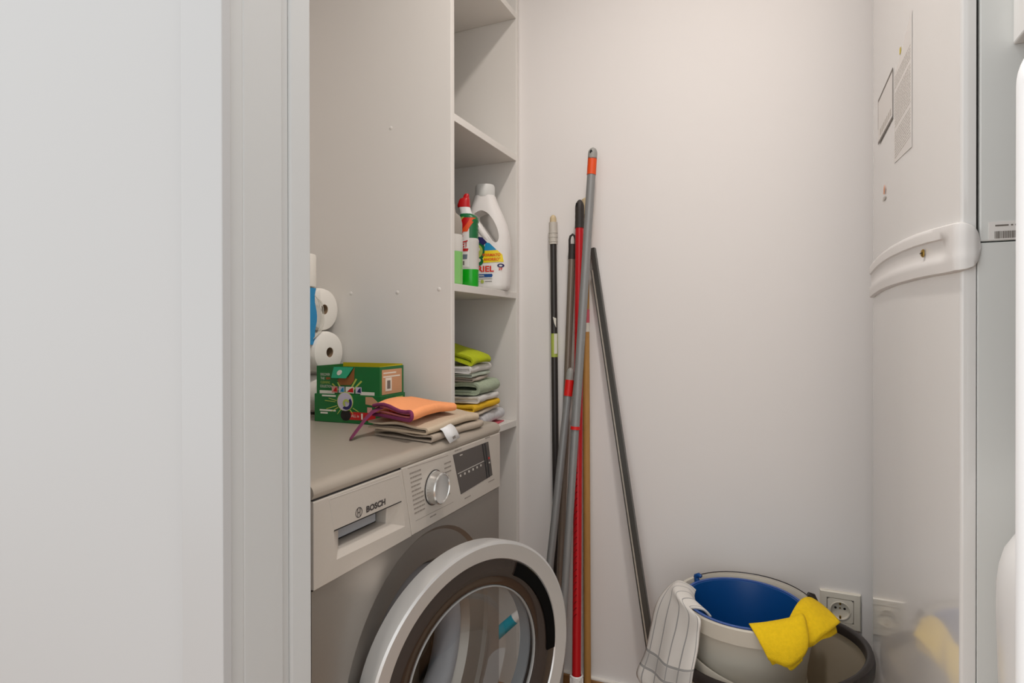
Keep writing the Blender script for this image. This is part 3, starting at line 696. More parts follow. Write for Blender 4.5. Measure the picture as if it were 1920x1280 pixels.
# 6 wooden pole
a, e = pole_line((1097.5, 371), 1.586, (1101.5, 1260), 1.560)
t = thing('wooden_pole', 'round pine wooden pole standing right of the red pole', 'pole', e, 'poles leaning in the corner')
seg(a, e, 371, None, [0.003] + [0.0096] * 10, M_wood, t, 'shaft')
seg(a, e, 580, 622, 0.0099, M_whitecard, t, 'paper_label')
seg(a, e, 580, 605, 0.0101, M_clpink, t, 'label_print')
seg(a, e, 371, 402, [0.004] + [0.0100] * 10, M_cream, t, 'tip_cap')

# 7 dark flat squeegee handle leaning the other way
a, e = pole_line((1111.5, 465), 1.588, (1214, 1160), 1.50)
t = thing('flat_handle', 'dark grey flat aluminium handle leaning right towards the bucket', 'pole', e, 'poles leaning in the corner')
d = (e - a).normalized(); sx_ = d.cross(V((0, 1, 0))).normalized() * -1
if sx_.x < 0: sx_ = -sx_
def bar(x0, x1, y0, y1, m, name, k0=0.0, p=t):
    n_ = V((0, -1, 0)); A_ = a + d * k0
    poly = [A_ + sx_ * x0 + n_ * y0, A_ + sx_ * x1 + n_ * y0, A_ + sx_ * x1 + n_ * y1, A_ + sx_ * x0 + n_ * y1]
    return MB().prism(poly, e - A_).build(name, m, p, bevel=0.001)
bar(-0.0065, 0.0068, -0.008, 0.008, M_alu_dk, 'channel')
bar(-0.0118, -0.0066, -0.006, 0.005, M_alu_lt, 'light_flange', 0.06)
bar(-0.0142, -0.0119, -0.006, 0.006, M_alu_dk, 'dark_edge', 0.06)

# cyan brush handle low behind the machine, under the shelf
t = thing('cyan_brush', 'cyan handle with white tip seen through the open porthole, under the lowest shelf', 'brush', (-0.86, 1.38, 0.0))
p0, p1 = V((-0.900, 1.36, 0.012)), V((-0.640, 1.455, 0.262))
MB().tube([p0, p0.lerp(p1, 0.5), p1], [0.016, 0.0165, 0.0135], 18).build('handle', M_cyan, t, smooth=60)
MB().tube([p1, p1.lerp(p1 + (p1 - p0).normalized() * 0.03, 0.6), p1 + (p1 - p0).normalized() * 0.032], [0.0137, 0.0125, 0.007], 18).build('tip', M_plastic_w, t, smooth=60)
MB().box((-0.97, 1.31, 0.0), (-0.885, 1.40, 0.028)).build('brush_head', M_plastic_w, t, bevel=0.006)

# ------------------------------------------------------------------ buckets, bin, towel, yellow cloth
BC = V((-0.062, 1.408, 0)); RZ = 0.438; z2_ = 0.3225
bk = thing('mop_bucket', 'beige plastic mop bucket with wide rim, nested on top', 'bucket', (BC.x, BC.y, 0.14), 'nested beige buckets')
MB().lathe([(0.1, 0.165), (0.108, 0.16), (0.1225, z2_ + 0.004), (0.1365, RZ - 0.036), (0.1465, RZ - 0.034), (0.1485, RZ - 0.003), (0.1465, RZ), (0.1405, RZ - 0.001), (0.1375, RZ - 0.008), (0.133, RZ - 0.034), (0.119, z2_ + 0.004), (0.104, 0.168), (0.1, 0.170)], (BC.x, BC.y, 0), 72, close=True).build('body', M_beige, bk, smooth=35)
MB().lathe([(0.1, 0.165), (0.0001, 0.165)], (BC.x, BC.y, 0), 40).build('bottom', M_beige, bk)
hp = []
for k in range(25):
    t_ = math.radians(148 - (148 + -2) * k / 24); hp.append(V((BC.x + 0.1415 * math.cos(t_), BC.y + 0.1415 * math.sin(t_), RZ + 0.0018 + 0.003 * math.sin(PI * k / 24))))
MB().tube(hp, 0.0012, 8).build('wire_handle', M_darkrim, bk, smooth=60)
kb = V((BC.x + 0.150 * math.cos(0.42), BC.y + 0.150 * math.sin(0.42), RZ - 0.002))
MB().tube([kb + V((0, 0, -0.03)), kb + V((0.002, 0, -0.006)), kb + V((-0.004, 0, 0.008)), kb + V((-0.012, -0.002, 0.012))], [0.007, 0.0085, 0.008, 0.005], 14).build('handle_pivot', M_darkrim, bk, smooth=60)
b2 = thing('mop_bucket', 'beige plastic bucket below the blue-lined one, only its rim showing', 'bucket', (BC.x, BC.y, 0.012), 'nested beige buckets')
z2 = 0.303
MB().lathe([(0.095, 0.015), (0.104, 0.012), (0.1205, z2 - 0.034), (0.1295, z2 - 0.032), (0.1320, z2 - 0.003), (0.1305, z2), (0.1265, z2 - 0.002), (0.124, z2 - 0.008), (0.1175, z2 - 0.034), (0.100, 0.02), (0.095, 0.02)], (BC.x + 0.004, BC.y - 0.004, 0.012), 72, close=True).build('body', M_beige, b2, smooth=35)
MB().lathe([(0.095, 0.016), (0.0001, 0.016)], (BC.x + 0.004, BC.y - 0.004, 0.012), 40).build('bottom', M_beige, b2)
b2.rotation_euler = (0, math.radians(12), 0); b2.location.x -= 0.0735; b2.location.z += 0.012
BB = V((-0.066, 1.3905, 0))
bl = thing('blue_bucket', 'blue plastic bucket nested inside the beige mop bucket', 'bucket', (BB.x, BB.y, 0.2))
BS = 0.965
MB().lathe([(0.0001, 0.205), (0.076, 0.205), (0.084, 0.210), (0.1005, 0.33), (0.1245, RZ - 0.004), (0.1290, RZ - 0.0005), (0.1270, RZ + 0.001), (0.1225, RZ - 0.001), (0.0982, 0.33), (0.082, 0.214), (0.076, 0.209), (0.0001, 0.209)], (BB.x, BB.y, 0), 72, sx=BS, sy=BS).build('body', M_blue, bl, smooth=40)
MB().lathe([(0.1250, RZ - 0.001), (0.1300, RZ - 0.0005), (0.1312, RZ + 0.002), (0.1285, RZ + 0.0035), (0.1245, RZ + 0.002)], (BB.x, BB.y, 0), 72, close=True, sx=BS, sy=BS).build('rim', M_bluerim, bl, smooth=60)
ea = math.radians(143); ep = V((BB.x + 0.131 * math.cos(ea), BB.y + 0.131 * math.sin(ea), RZ - 0.007))
b = MB(); b.tube([ep + V((0, 0, -0.004)), ep + V((-0.003, 0, 0.010)), ep + V((-0.004, 0, 0.017)), ep + V((0.002, -0.003, 0.021)), ep + V((0.008, -0.006, 0.019))], [0.008, 0.0065, 0.006, 0.0055, 0.004], 12)
b.build('ear', M_blue, bl, smooth=60)
# round steel bin with a thick dark rim; the buckets stand in it
TC = V((-0.0165, 1.383, 0)); TSX = 1.03
tb = thing('steel_bin', 'wide round steel bin with thick black rim holding the beige buckets', 'bin', (TC.x, TC.y, 0))
tilt = math.radians(9.0)
def tz(x): return 0.352 + (x - TC.x) * math.tan(tilt)
b = MB(); n = 84; rings = []
for r, hh in ((0.176, -1), (0.1825, -2), (0.1800, -2), (0.173, -1)):
    ring = []
    for k in range(n):
        x = TC.x + TSX * r * math.cos(2 * PI * k / n); y = TC.y + r * math.sin(2 * PI * k / n)
        ring.append((x, y, 0.001 if hh == -1 else tz(x) - 0.008))
    rings.append(ring)
b.loft(rings + [rings[0]], True, False, False); b.build('body', M_tub, tb, smooth=40)
MB().lathe([(0.173, 0.003), (0.0001, 0.003)], TC, 60, sx=TSX).build('bottom', M_tub, tb)
b = MB(); rings = []
for k in range(n):
    t_ = 2 * PI * k / n; c, s = math.cos(t_), math.sin(t_); x = TC.x + 0.1795 * c
    prof_ = [(0.1745, -0.012), (0.1745, 0.004), (0.1772, 0.0080), (0.1820, 0.0085), (0.1870, 0.005), (0.1880, -0.004), (0.1865, -0.014), (0.1835, -0.016)]
    rings.append([(TC.x + TSX * r * c, TC.y + r * s, tz(TC.x + TSX * r * c) + h) for r, h in prof_])
rings.append(rings[0])
b.loft(rings, True, False, False); b.build('rim', M_darkrim, tb, smooth=50)
b = MB(); rr = []
for k in range(13):                           # grip bump on the right of the rim
    t_ = math.radians(-42 + 50 * k / 12); f_ = math.sin(PI * k / 12) ** 0.5 if 0 < k < 12 else 0
    c, s = math.cos(t_), math.sin(t_)
    rr.append([(TC.x + TSX * (0.180 + r * (0.25 + 0.75 * f_)) * c, TC.y + (0.180 + r * (0.25 + 0.75 * f_)) * s, tz(TC.x + 0.18 * c) + h * (0.4 + 0.6 * f_)) for r, h in ((0.0, 0.009), (0.0095, 0.007), (0.0115, -0.004), (0.0105, -0.022), (0.002, -0.022))])
b.loft(rr); b.build('grip', M_darkrim, tb, smooth=50)

# striped cotton towel over the left of the bucket rim
tm = bpy.data.materials.new('striped_towel'); tm.use_nodes = True; nt = tm.node_tree; pb = nt.nodes['Principled BSDF']
pb.inputs['Roughness'].default_value = 0.95; pb.inputs['Specular IOR Level'].default_value = 0.1
uvn = nt.nodes.new('ShaderNodeUVMap'); sp = nt.nodes.new('ShaderNodeSeparateXYZ'); nt.links.new(uvn.outputs[0], sp.inputs[0])
def mth(op, a_, b_):
    n_ = nt.nodes.new('ShaderNodeMath'); n_.operation = op
    for i, q_ in enumerate((a_, b_)):
        if hasattr(q_, 'links'): nt.links.new(q_, n_.inputs[i])
        elif q_ is not None: n_.inputs[i].default_value = q_
    return n_.outputs[0]
def line(sock, at, wdt): return mth('LESS_THAN', mth('ABSOLUTE', mth('SUBTRACT', sock, at), None), wdt)
acc = None
for at in (0.13, 0.34, 0.55, 0.76, 0.95):
    l_ = line(sp.outputs[0], at, 0.010); acc = l_ if acc is None else mth('MAXIMUM', acc, l_)
for at in (0.650, 0.722):
    acc = mth('MAXIMUM', acc, line(sp.outputs[1], at, 0.006))
band = mth('MULTIPLY', line(sp.outputs[1], 0.686, 0.028), 0.45)
acc = mth('MAXIMUM', acc, band)
nz = nt.nodes.new('ShaderNodeTexNoise'); nz.inputs['Scale'].default_value = 900
mx = nt.nodes.new('ShaderNodeMix'); mx.data_type = 'RGBA'; mx.inputs['A'].default_value = (*lin((228, 224, 218)), 1); mx.inputs['B'].default_value = (*lin((166, 165, 163)), 1)
nt.links.new(acc, mx.inputs['Factor']); nt.links.new(mx.outputs['Result'], pb.inputs['Base Color'])
bp = nt.nodes.new('ShaderNodeBump'); bp.inputs['Strength'].default_value = 0.35; bp.inputs['Distance'].default_value = 0.001
nt.links.new(nz.outputs['Fac'], bp.inputs['Height']); nt.links.new(bp.outputs['Normal'], pb.inputs['Normal'])
# left (back) edge and right (front) edge as curves in space, from inside the bucket over the rim and down
def rimp(deg, r, dz): return V((BC.x + r * math.cos(math.radians(deg)), BC.y + r * math.sin(math.radians(deg)), RZ + dz))
edgeL = [rimp(172, 0.110, -0.006), rimp(173, 0.124, 0.003), rimp(176, 0.149, 0.010), ony(1246, 1109, 1.398), ony(1231, 1134, 1.392), ony(1222, 1172, 1.385), ony(1211, 1222, 1.375), ony(1195, 1261, 1.365), ony(1207, 1290, 1.36), ony(1205, 1340, 1.36)]
mid1 = [rimp(188, 0.110, -0.008), rimp(189, 0.124, 0.009), rimp(193, 0.1515, 0.014), ony(1259, 1122, 1.357), ony(1250, 1158, 1.345), ony(1243, 1195, 1.337), ony(1234, 1240, 1.325), ony(1226, 1285, 1.317), ony(1222, 1320, 1.31), ony(1220, 1370, 1.31)]
mid2 = [rimp(207, 0.110, -0.010), rimp(207, 0.126, 0.009), rimp(210, 0.1525, 0.012), ony(1285, 1146, 1.299), ony(1281, 1183, 1.291), ony(1272, 1215, 1.285), ony(1262, 1260, 1.278), ony(1255, 1303, 1.272), ony(1251, 1338, 1.265), ony(1250, 1390, 1.265)]
edgeR = [rimp(235, 0.112, -0.012), rimp(231, 0.126, 0.004), rimp(226, 0.1505, 0.005), ony(1312, 1160, 1.262), ony(1311, 1190, 1.259), ony(1308, 1222, 1.256), ony(1300, 1262, 1.252), ony(1295, 1300, 1.250), ony(1292, 1340, 1.248), ony(1290, 1395, 1.248)]
cols = [smooth_poly(c, 5) for c in (edgeL, mid1, mid2, edgeR)]
rows = []
for i in range(len(cols[0])):
    rows.append(smooth_poly([c[i] for c in cols], 6))
for i, r_ in enumerate(rows):                # soft long folds
    f_ = min(1, max(0, (i - 14) / 18))
    for j, p in enumerate(r_): r_[j] = p + V((0, -1, 0)) * (0.0035 * f_ * math.sin(j * 0.9))
tw = MB().grid(rows).build('striped_towel', tm, smooth=180, solid=0.005)
tag(tw, 'white cotton towel with thin grey stripes draped over the left of the bucket', 'towel')

# yellow cloth over the right of the rim: two lobes and an under layer
yc = thing('yellow_cloth', 'bright yellow microfibre cloth draped over the right of the bucket rim', 'cloth', (0.05, 1.32, 0.4))
def sheet(name, top, bot, bulge, m, n=5, lay=8):
    T_ = smooth_poly(top, n); B_ = smooth_poly(bot, n); rows_ = []
    for k in range(lay + 1):
        f_ = k / lay; rows_.append([p.lerp(q_, f_) + V((0.35, -1, 0.35)) * (bulge * math.sin(PI * f_) * (0.6 + 0.4 * math.sin(PI * i / (len(T_) - 1)))) for i, (p, q_) in enumerate(zip(T_, B_))])
    return MB().grid(rows_).build(name, m, yc, smooth=180, solid=0.0045)
sheet('front_lobe', [ony(1404, 1169, 1.268), ony(1436, 1166, 1.277), ony(1480, 1158, 1.292), ony(1503, 1150, 1.303), ony(1511, 1170, 1.300)],
      [ony(1441, 1236, 1.247), ony(1462, 1245, 1.246), ony(1480, 1250, 1.249), ony(1503, 1233, 1.262), ony(1513, 1216, 1.272)], 0.010, M_yellow)
sheet('under_fold', [ony(1405, 1171, 1.275), ony(1418, 1178, 1.275), ony(1440, 1180, 1.272), ony(1475, 1190, 1.272), ony(1500, 1200, 1.280)],
      [ony(1449, 1246, 1.258), ony(1458, 1243, 1.254), ony(1471, 1244, 1.253), ony(1483, 1256, 1.254), ony(1504, 1237, 1.267)], 0.003, M_yellow)
sheet('side_lobe', [ony(1479, 1159, 1.300), ony(1493, 1134, 1.335), ony(1506, 1122, 1.362), ony(1520, 1121, 1.385), ony(1538, 1132, 1.398)],
      [ony(1510, 1210, 1.286), ony(1523, 1209, 1.293), ony(1539, 1194, 1.302), ony(1556, 1182, 1.318), ony(1575, 1167, 1.350)], 0.012, M_yellow)
sheet('side_under_fold', [ony(1508, 1165, 1.305), ony(1520, 1160, 1.325), ony(1540, 1158, 1.345), ony(1552, 1158, 1.365), ony(1560, 1160, 1.375)],
      [ony(1513, 1213, 1.289), ony(1524, 1210, 1.297), ony(1540, 1199, 1.308), ony(1556, 1194, 1.324), ony(1568, 1186, 1.350)], 0.004, M_yellow)

# ------------------------------------------------------------------ folded cloths
def ufold(h, t, depth, n=7):
    """closed section of one folded sheet pair: fold at s=0 (front), open at s=-depth; coordinates (s, z)"""
    r = h / 2; o = []; i = []
    for k in range(n + 1):
        a_ = -PI / 2 + PI * k / n
        o.append((-r + r * math.cos(a_), r + r * math.sin(a_)))
        i.append((-r + (r - t) * math.cos(a_) * 0.9, r + (r - t) * math.sin(a_)))
    return [(-depth, 0)] + o + [(-depth, h), (-depth, h - t)] + list(reversed(i)) + [(-depth, t)]
class Fold:
    def __init__(s, org, ang, h, t, depth, length, wob=0.002, seed=0, taper=0.0, lift=None, shear=None, wave=0.0, widen=0.0, tilt=0.0):
        s.tilt = tilt; s.org = V(org); s.dl = V((math.cos(ang), math.sin(ang), 0)); s.ds = V((math.sin(ang), -math.cos(ang), 0))
        s.h, s.t, s.depth, s.length, s.wob, s.taper, s.lift, s.shear, s.wave, s.widen = h, t, depth, length, wob, taper, lift, shear, wave, widen
        s.ph = random.Random(seed).uniform(0, 6)
    def pt(s, f_, a, z):
        w_ = s.wob * math.sin(s.ph + 7 * f_) + s.wob * 0.6 * math.sin(s.ph * 2 + 15 * f_)
        sh = s.shear(f_) * -a if s.shear else 0.0
        a2 = a * (1 + s.widen * f_)
        zz = z - s.tilt * a + (s.lift(f_) if s.lift else 0) + (z / s.h) * (s.wob * 0.5 * math.sin(s.ph + a * 60) + s.wave * math.sin(s.ph + a * 55 + 2 * f_) * (1 - 0.6 * f_))
        return s.org + s.dl * (s.length * f_ + sh) + s.ds * (a2 + w_) + V((0, 0, zz))
def folded(mb, org, ang, h, t, depth, length, wob=0.002, sag=0.0, seed=0, taper=0.0, lift=None, shear=None, wave=0.0, widen=0.0, tilt=0.0):
    F_ = Fold(org, ang, h, t, depth, length, wob, seed, taper, lift, shear, wave, widen, tilt); N_ = 14; rings = []
    for k in range(N_ + 1):
        f_ = k / N_
        sec = ufold(h * (1 - taper * f_), t, depth)
        if f_ > 0.9 or f_ < 0.0: pass
        dens = []
        for (s0, z0), (s1, z1) in zip(sec, sec[1:] + sec[:1]):
            m_ = 8 if abs(s1 - s0) > 0.04 else 1
            dens += [(s0 + (s1 - s0) * i / m_, z0 + (z1 - z0) * i / m_) for i in range(m_)]
        rings.append([F_.pt(f_, a, z) for a, z in dens])
    mb.loft(rings); return F_
HP = PI / 2
# stack on the lowest shelf, from bottom to top
zs = SHELF[0]
def stack_cloth(name, label, m, y0, ln, xfr, z, h, t, dep, seed, ang=HP, wob=0.002, inner=True, lift=None, tilt=0.0, wave=0.0015, shear=None, grp='folded cloths on the shelf', cat='cloth'):
    b = MB(); folded(b, (xfr, y0, z), ang, h, t, dep, ln, wob, seed=seed, lift=lift, tilt=tilt, wave=wave, shear=shear)
    if inner and h > 3 * t: folded(b, (xfr - t * 1.1, y0 + 0.003, z + t * 1.15 + tilt * t), ang, h - 2.3 * t, t * 0.8, dep - 0.02, ln - 0.008, wob, seed=seed, lift=lift, tilt=tilt, wave=wave, shear=shear)
    o = b.build(name, m, smooth=60); return tag(o, label, cat, grp)
z = zs + 0.0005
pm = tag(MB().prism([(-0.698, 1.385, z), (-0.700, 1.47, z), (-0.712, 1.545, z), (-0.76, 1.55, z), (-0.80, 1.50, z), (-0.80, 1.36, z)], (0, 0, 0.0022)).build('printed_cloth', M_clpink, bevel=0.0006), 'flat pink and red printed cloth at the very bottom of the shelf stack', 'cloth', 'folded cloths on the shelf')
stack_cloth('printed_towel', 'grey-white printed towel with rolled edge, lowest fold of the shelf stack', M_clprint, 1.395, 0.155, -0.704, zs + 0.0033, 0.0290, 0.0042, 0.18, 1, ang=HP + 0.06, lift=lambda f: 0.006 * f)
stack_cloth('ivory_towel', 'ivory towel folded thin, directly under the mustard yellow cloth', M_clstripe, 1.360, 0.165, -0.706, zs + 0.0375, 0.0095, 0.0030, 0.17, 2, ang=HP + 0.08, lift=lambda f: 0.004 * f, wave=0.0006)
stack_cloth('mustard_cloth', 'mustard yellow folded cloth, third from the bottom of the shelf stack', M_clyellow, 1.340, 0.165, -0.702, zs + 0.0490, 0.0160, 0.0046, 0.17, 3, ang=HP + 0.03, lift=lambda f: 0.005 * f, wave=0.0006)
stack_cloth('white_towel', 'white towel folded between the mustard cloth and the sage printed towel', M_clwhite, 1.368, 0.130, -0.702, zs + 0.0695, 0.0165, 0.0044, 0.17, 4, ang=HP + 0.04, lift=lambda f: 0.004 * f, wave=0.0006)
stack_cloth('sage_towel', 'thick sage green printed towel in the middle of the shelf stack', M_clgreen, 1.374, 0.135, -0.701, zs + 0.0895, 0.0330, 0.0062, 0.17, 5, ang=HP + 0.03, lift=lambda f: 0.004 * f, wave=0.001)
stack_cloth('greige_towel', 'greige folded towel resting on the thick sage printed one', M_clgrey, 1.366, 0.100, -0.714, zs + 0.1255, 0.0100, 0.0030, 0.16, 6, ang=HP + 0.08, lift=lambda f: 0.004 * f, wave=0.0006)
stack_cloth('mint_towel', 'pale mint folded towel under the white towel near the stack top', M_clmint, 1.352, 0.118, -0.713, zs + 0.1375, 0.0080, 0.0026, 0.16, 7, ang=HP + 0.06, lift=lambda f: 0.004 * f, wave=0.0006, tilt=0.02)
stack_cloth('white_towel', 'soft white towel just below the lime green cloth', M_clwhite, 1.332, 0.140, -0.708, zs + 0.1475, 0.0170, 0.0046, 0.16, 8, ang=HP + 0.06, lift=lambda f: 0.005 * f, tilt=0.06)
stack_cloth('lime_cloth', 'lime green microfibre cloth on top of the shelf stack', M_lime, 1.342, 0.110, -0.704, zs + 0.1650, 0.0205, 0.0046, 0.12, 9, ang=HP + 0.04, lift=lambda f: 0.006 * f + 0.004 * math.sin(PI * f), tilt=0.30, wave=0.0025)

# beige canvas cloth and orange microfibre on the machine top
cv = thing('canvas_cloth', 'beige canvas cloth folded in thick layers on the washing machine top', 'cloth', (-0.64, 1.05, WT))
shc = lambda f: 0.20 + 0.33 * f
b = MB(); folded(b, (-0.5660, 0.918, WT + 0.0012), HP + 0.0, 0.0120, 0.0034, 0.150, 0.205, 0.002, seed=21, shear=shc, wave=0.0012); b.build('lower_fold', M_canvas2, cv, smooth=60)
b = MB(); folded(b, (-0.5690, 0.914, WT + 0.0150), HP + 0.02, 0.0150, 0.0040, 0.152, 0.200, 0.0022, seed=22, lift=lambda f: 0.003 * math.sin(PI * f), shear=shc, wave=0.0022); b.build('upper_fold', M_canvas, cv, smooth=60)
b = MB(); folded(b, (-0.5790, 0.925, WT + 0.0185), HP + 0.02, 0.0075, 0.0024, 0.138, 0.185, 0.002, seed=22, lift=lambda f: 0.003 * math.sin(PI * f), shear=shc, wave=0.0022); b.build('inner_fold', M_canvas2, cv, smooth=60)
pt = V((-0.5665, 0.972, WT + 0.0170))
MB().grid([[pt + V((-0.003, -0.024, 0.006)), pt + V((-0.003, 0.020, 0.008))], [pt + V((0.004, -0.022, 0.001)), pt + V((0.004, 0.022, 0.003))], [pt + V((0.007, -0.015, -0.012)), pt + V((0.008, 0.027, -0.008))], [pt + V((0.010, -0.006, -0.024)), pt + V((0.0105, 0.032, -0.019))]]).build('care_tag', M_tagm, cv, smooth=60, solid=0.0008)
pg = pt + V((0.0098, 0.010, -0.0155))
MB().prism([pg + V((0, -0.004, -0.003)), pg + V((0, 0.006, -0.0015)), pg + V((-0.0012, 0.006, 0.003)), pg + V((-0.0012, -0.004, 0.0015))], (0.0006, 0, 0)).build('tag_print', M_grey_ink, cv)
oc = thing('orange_cloth', 'orange microfibre cloth with purple hem on top of the beige canvas', 'cloth', (-0.66, 1.03, WT + 0.04))
zo = WT + 0.0385; oa = HP + 0.03
FO = dict(h=0.0225, t=0.0046, depth=0.122, length=0.165, wob=0.0018, seed=31, lift=lambda f: 0.004 * math.sin(PI * min(1, f * 1.1)), taper=0.35, shear=lambda f: 0.40 + 0.25 * f, wave=0.0040, widen=0.30)
b = MB(); FF = folded(b, (-0.597, 0.905, zo), oa, **FO); b.build('fold', M_peach, oc, smooth=60)
def endline(dep, ins, f_):
    h_ = FO['h'] * (1 - FO['taper'] * max(f_, 0)); r = h_ / 2 - ins
    sec = [(-dep + (dep - 0.02) * k / 6, ins) for k in range(7)] + [(-h_ / 2 + r * math.cos(-PI / 2 + PI * k / 8), h_ / 2 + r * math.sin(-PI / 2 + PI * k / 8)) for k in range(9)] + [(-0.02 - (dep - 0.02) * k / 6, h_ - ins) for k in range(7)]
    return [FF.pt(f_, a, z) for a, z in sec]
hp_ = endline(0.118, 0.0025, -0.006)
MB().tube(hp_, 0.0036, 10).build('purple_hem', M_purple, oc, smooth=60)
MB().tube(endline(0.100, 0.0072, 0.02), 0.0021, 8).build('pink_hem', M_pinkhem, oc, smooth=60)
b = MB(); b.loft([[FF.pt(f_, a, z) for a, z in ((-0.080, 0.0080), (-0.018, 0.0080), (-0.013, 0.0102), (-0.018, 0.0125), (-0.080, 0.0128))] for f_ in (0.06, 0.3, 0.5)]); b.build('red_inside', M_redin, oc)
lc = hp_[-1]                                  # the drooping hem corner on the left
MB().grid([[lc + V((0.040, -0.012, -0.002)), lc + V((0.020, 0.010, 0.003))], [lc + V((0.010, -0.016, -0.010)), lc + V((-0.010, 0.004, -0.006))], [lc + V((0.002, -0.040, -0.036)), lc + V((-0.020, -0.018, -0.036))], [lc + V((0.006, -0.078, -0.0590)), lc + V((-0.016, -0.060, -0.0590))]]).build('hem_corner', M_purple, oc, smooth=180, solid=0.003, sub=1)

# ------------------------------------------------------------------ green box
bxn = V((-0.9467, 1.0463, WT)); ba = math.radians(2.0)
bx = thing('pod_box', 'green cardboard laundry pod box with torn-open top beside the toilet rolls', 'box', bxn)
ex = V((math.cos(ba), math.sin(ba), 0)); ey2 = V((-math.sin(ba), math.cos(ba), 0)); BW, BD, BH = 0.168, 0.094, 0.124
FS = BW / 0.153                              # the print is laid out for a 0.153 front
def bp_(s, d_, z_): return bxn + ex * (s if abs(s - BW) < 0.006 or s < 0 else s * FS) + ey2 * d_ + V((0, 0, z_))
def bplate(s0, s1, z0, z1, m, name, off=0.0, th=0.0007, parent=None):
    return MB().prism([bp_(s0, -off, z0), bp_(s1, -off, z0), bp_(s1, -off, z1), bp_(s0, -off, z1)], ey2 * -th).build(name, m, parent or bx)
def rplate(d0, d1, z0, z1, m, name, off=0.0, th=0.0007):
    return MB().prism([bp_(BW + off, d0, z0), bp_(BW + off, d1, z0), bp_(BW + off, d1, z1), bp_(BW + off, d0, z1)], ex * th).build(name, m, bx)
t_ = 0.0015
b = MB()
for q_ in ([(0, 0), (BW, 0), (BW, t_), (0, t_)], [(0, BD - t_), (BW, BD - t_), (BW, BD), (0, BD)], [(0, t_), (t_, t_), (t_, BD - t_), (0, BD - t_)], [(BW - t_, t_), (BW, t_), (BW, BD - t_), (BW - t_, BD - t_)], [(t_, t_), (BW - t_, t_), (BW - t_, BD - t_), (t_, BD - t_)]):
    hgt = 0.0015 if q_[0] == (t_, t_) and q_[1][0] > 0.1 else BH
    b.prism([bp_(s, d_, 0.0005) for s, d_ in q_], (0, 0, hgt))
b.build('carton', M_green, bx)
MB().prism([bp_(t_, BD - t_ - 0.001, 0.06), bp_(BW - t_, BD - t_ - 0.001, 0.06), bp_(BW - t_, BD - t_ - 0.001, BH + 0.004), bp_(t_, BD - t_ - 0.001, BH + 0.004)], ey2 * 0.001).build('yellow_lining', M_yelcard, bx)
MB().prism([bp_(BW - t_ - 0.001, 0.003, 0.06), bp_(BW - t_ - 0.001, BD - 0.004, 0.06), bp_(BW - t_ - 0.001, BD - 0.004, BH + 0.003), bp_(BW - t_ - 0.001, 0.003, BH + 0.001)], ex * 0.0008).build('yellow_lining', M_yelcard, bx)
# lower sleeve of the box, slightly proud
b = MB(); b.prism([bp_(-0.004, -0.003, 0.0004), bp_(BW + 0.003, -0.003, 0.0004), bp_(BW + 0.003, BD + 0.002, 0.0004), bp_(-0.004, BD + 0.002, 0.0004)], (0, 0, 0.062))
b.build('sleeve', M_green, bx, bevel=0.001)
bplate(0.008, 0.045, 0.0630, 0.0700, M_whitecard, 'white_strip'); bplate(0.108, 0.141, 0.0630, 0.0700, M_whitecard, 'white_strip')
MB().prism([bp_(0.044, -0.0002, BH - 0.001), bp_(0.092, -0.0002, BH - 0.001), bp_(0.078, -0.007, BH - 0.025), bp_(0.042, -0.007, BH - 0.025)], ey2 * -0.001).build('torn_flap', M_greenlt, bx)
b = MB(); cc = bp_(0.061, -0.0052, BH - 0.013); ringpts = [cc + ex * (0.0062 * math.cos(2 * PI * k / 16) + 0.002 * math.sin(2 * PI * k / 16)) + V((0, 0, 0.0058 * math.sin(2 * PI * k / 16))) for k in range(16)]
b.prism(ringpts, ey2 * -0.0012); b.build('round_sticker', M_whitecard, bx)
MB().prism([bp_(0.058, -0.0002, BH - 0.025), bp_(0.080, -0.0002, BH - 0.022), bp_(0.094, -0.0002, BH - 0.001), bp_(0.093, -0.0002, BH - 0.030), bp_(0.085, -0.0002, BH - 0.040), bp_(0.06, -0.0002, BH - 0.041), bp_(0.052, -0.0002, BH - 0.030)], ey2 * -0.0008).build('torn_hole', M_brownc, bx)
for k, (wd, txt) in enumerate(((0.026, 'DISCOVER'), (0.011, 'THE'), (0.026, 'CLEANING'), (0.032, 'COLLECTION'))):
    lettering(txt, bp_(0.010 - 0.001 * (k == 3), 0, BH - 0.021 - 0.0088 * k), ex * wd, V((0, 0, 0.0055)), M_whitecard if k != 2 else M_limeprint, bx, lift=0.0004)
lettering('NEW', bp_(0.024, 0, BH - 0.0298), ex * 0.012, V((0, 0, 0.0055)), M_redtxt, bx, lift=0.0004)
pods = [(0.039, 0.053, M_pinkprint, M_redcap), (0.056, 0.070, M_lilac, M_cyanp), (0.073, 0.093, M_whitecard, M_redcap), (0.097, 0.111, M_lilac, M_navy)]
for s0, s1_, m1, m2 in pods:
    o_ = bplate(s0, s1_, 0.0660, 0.0800, m1, 'pod_picture', 0.0008)
    MB().prism([bp_(s0 + 0.004, -0.0016, 0.069), bp_(s1_ - 0.001, -0.0016, 0.068), bp_(s1_ - 0.002, -0.0016, 0.079), bp_((s0 + s1_) / 2, -0.0016, 0.075)], ey2 * -0.0004).build('pod_colour', m2, o_)
b = MB()
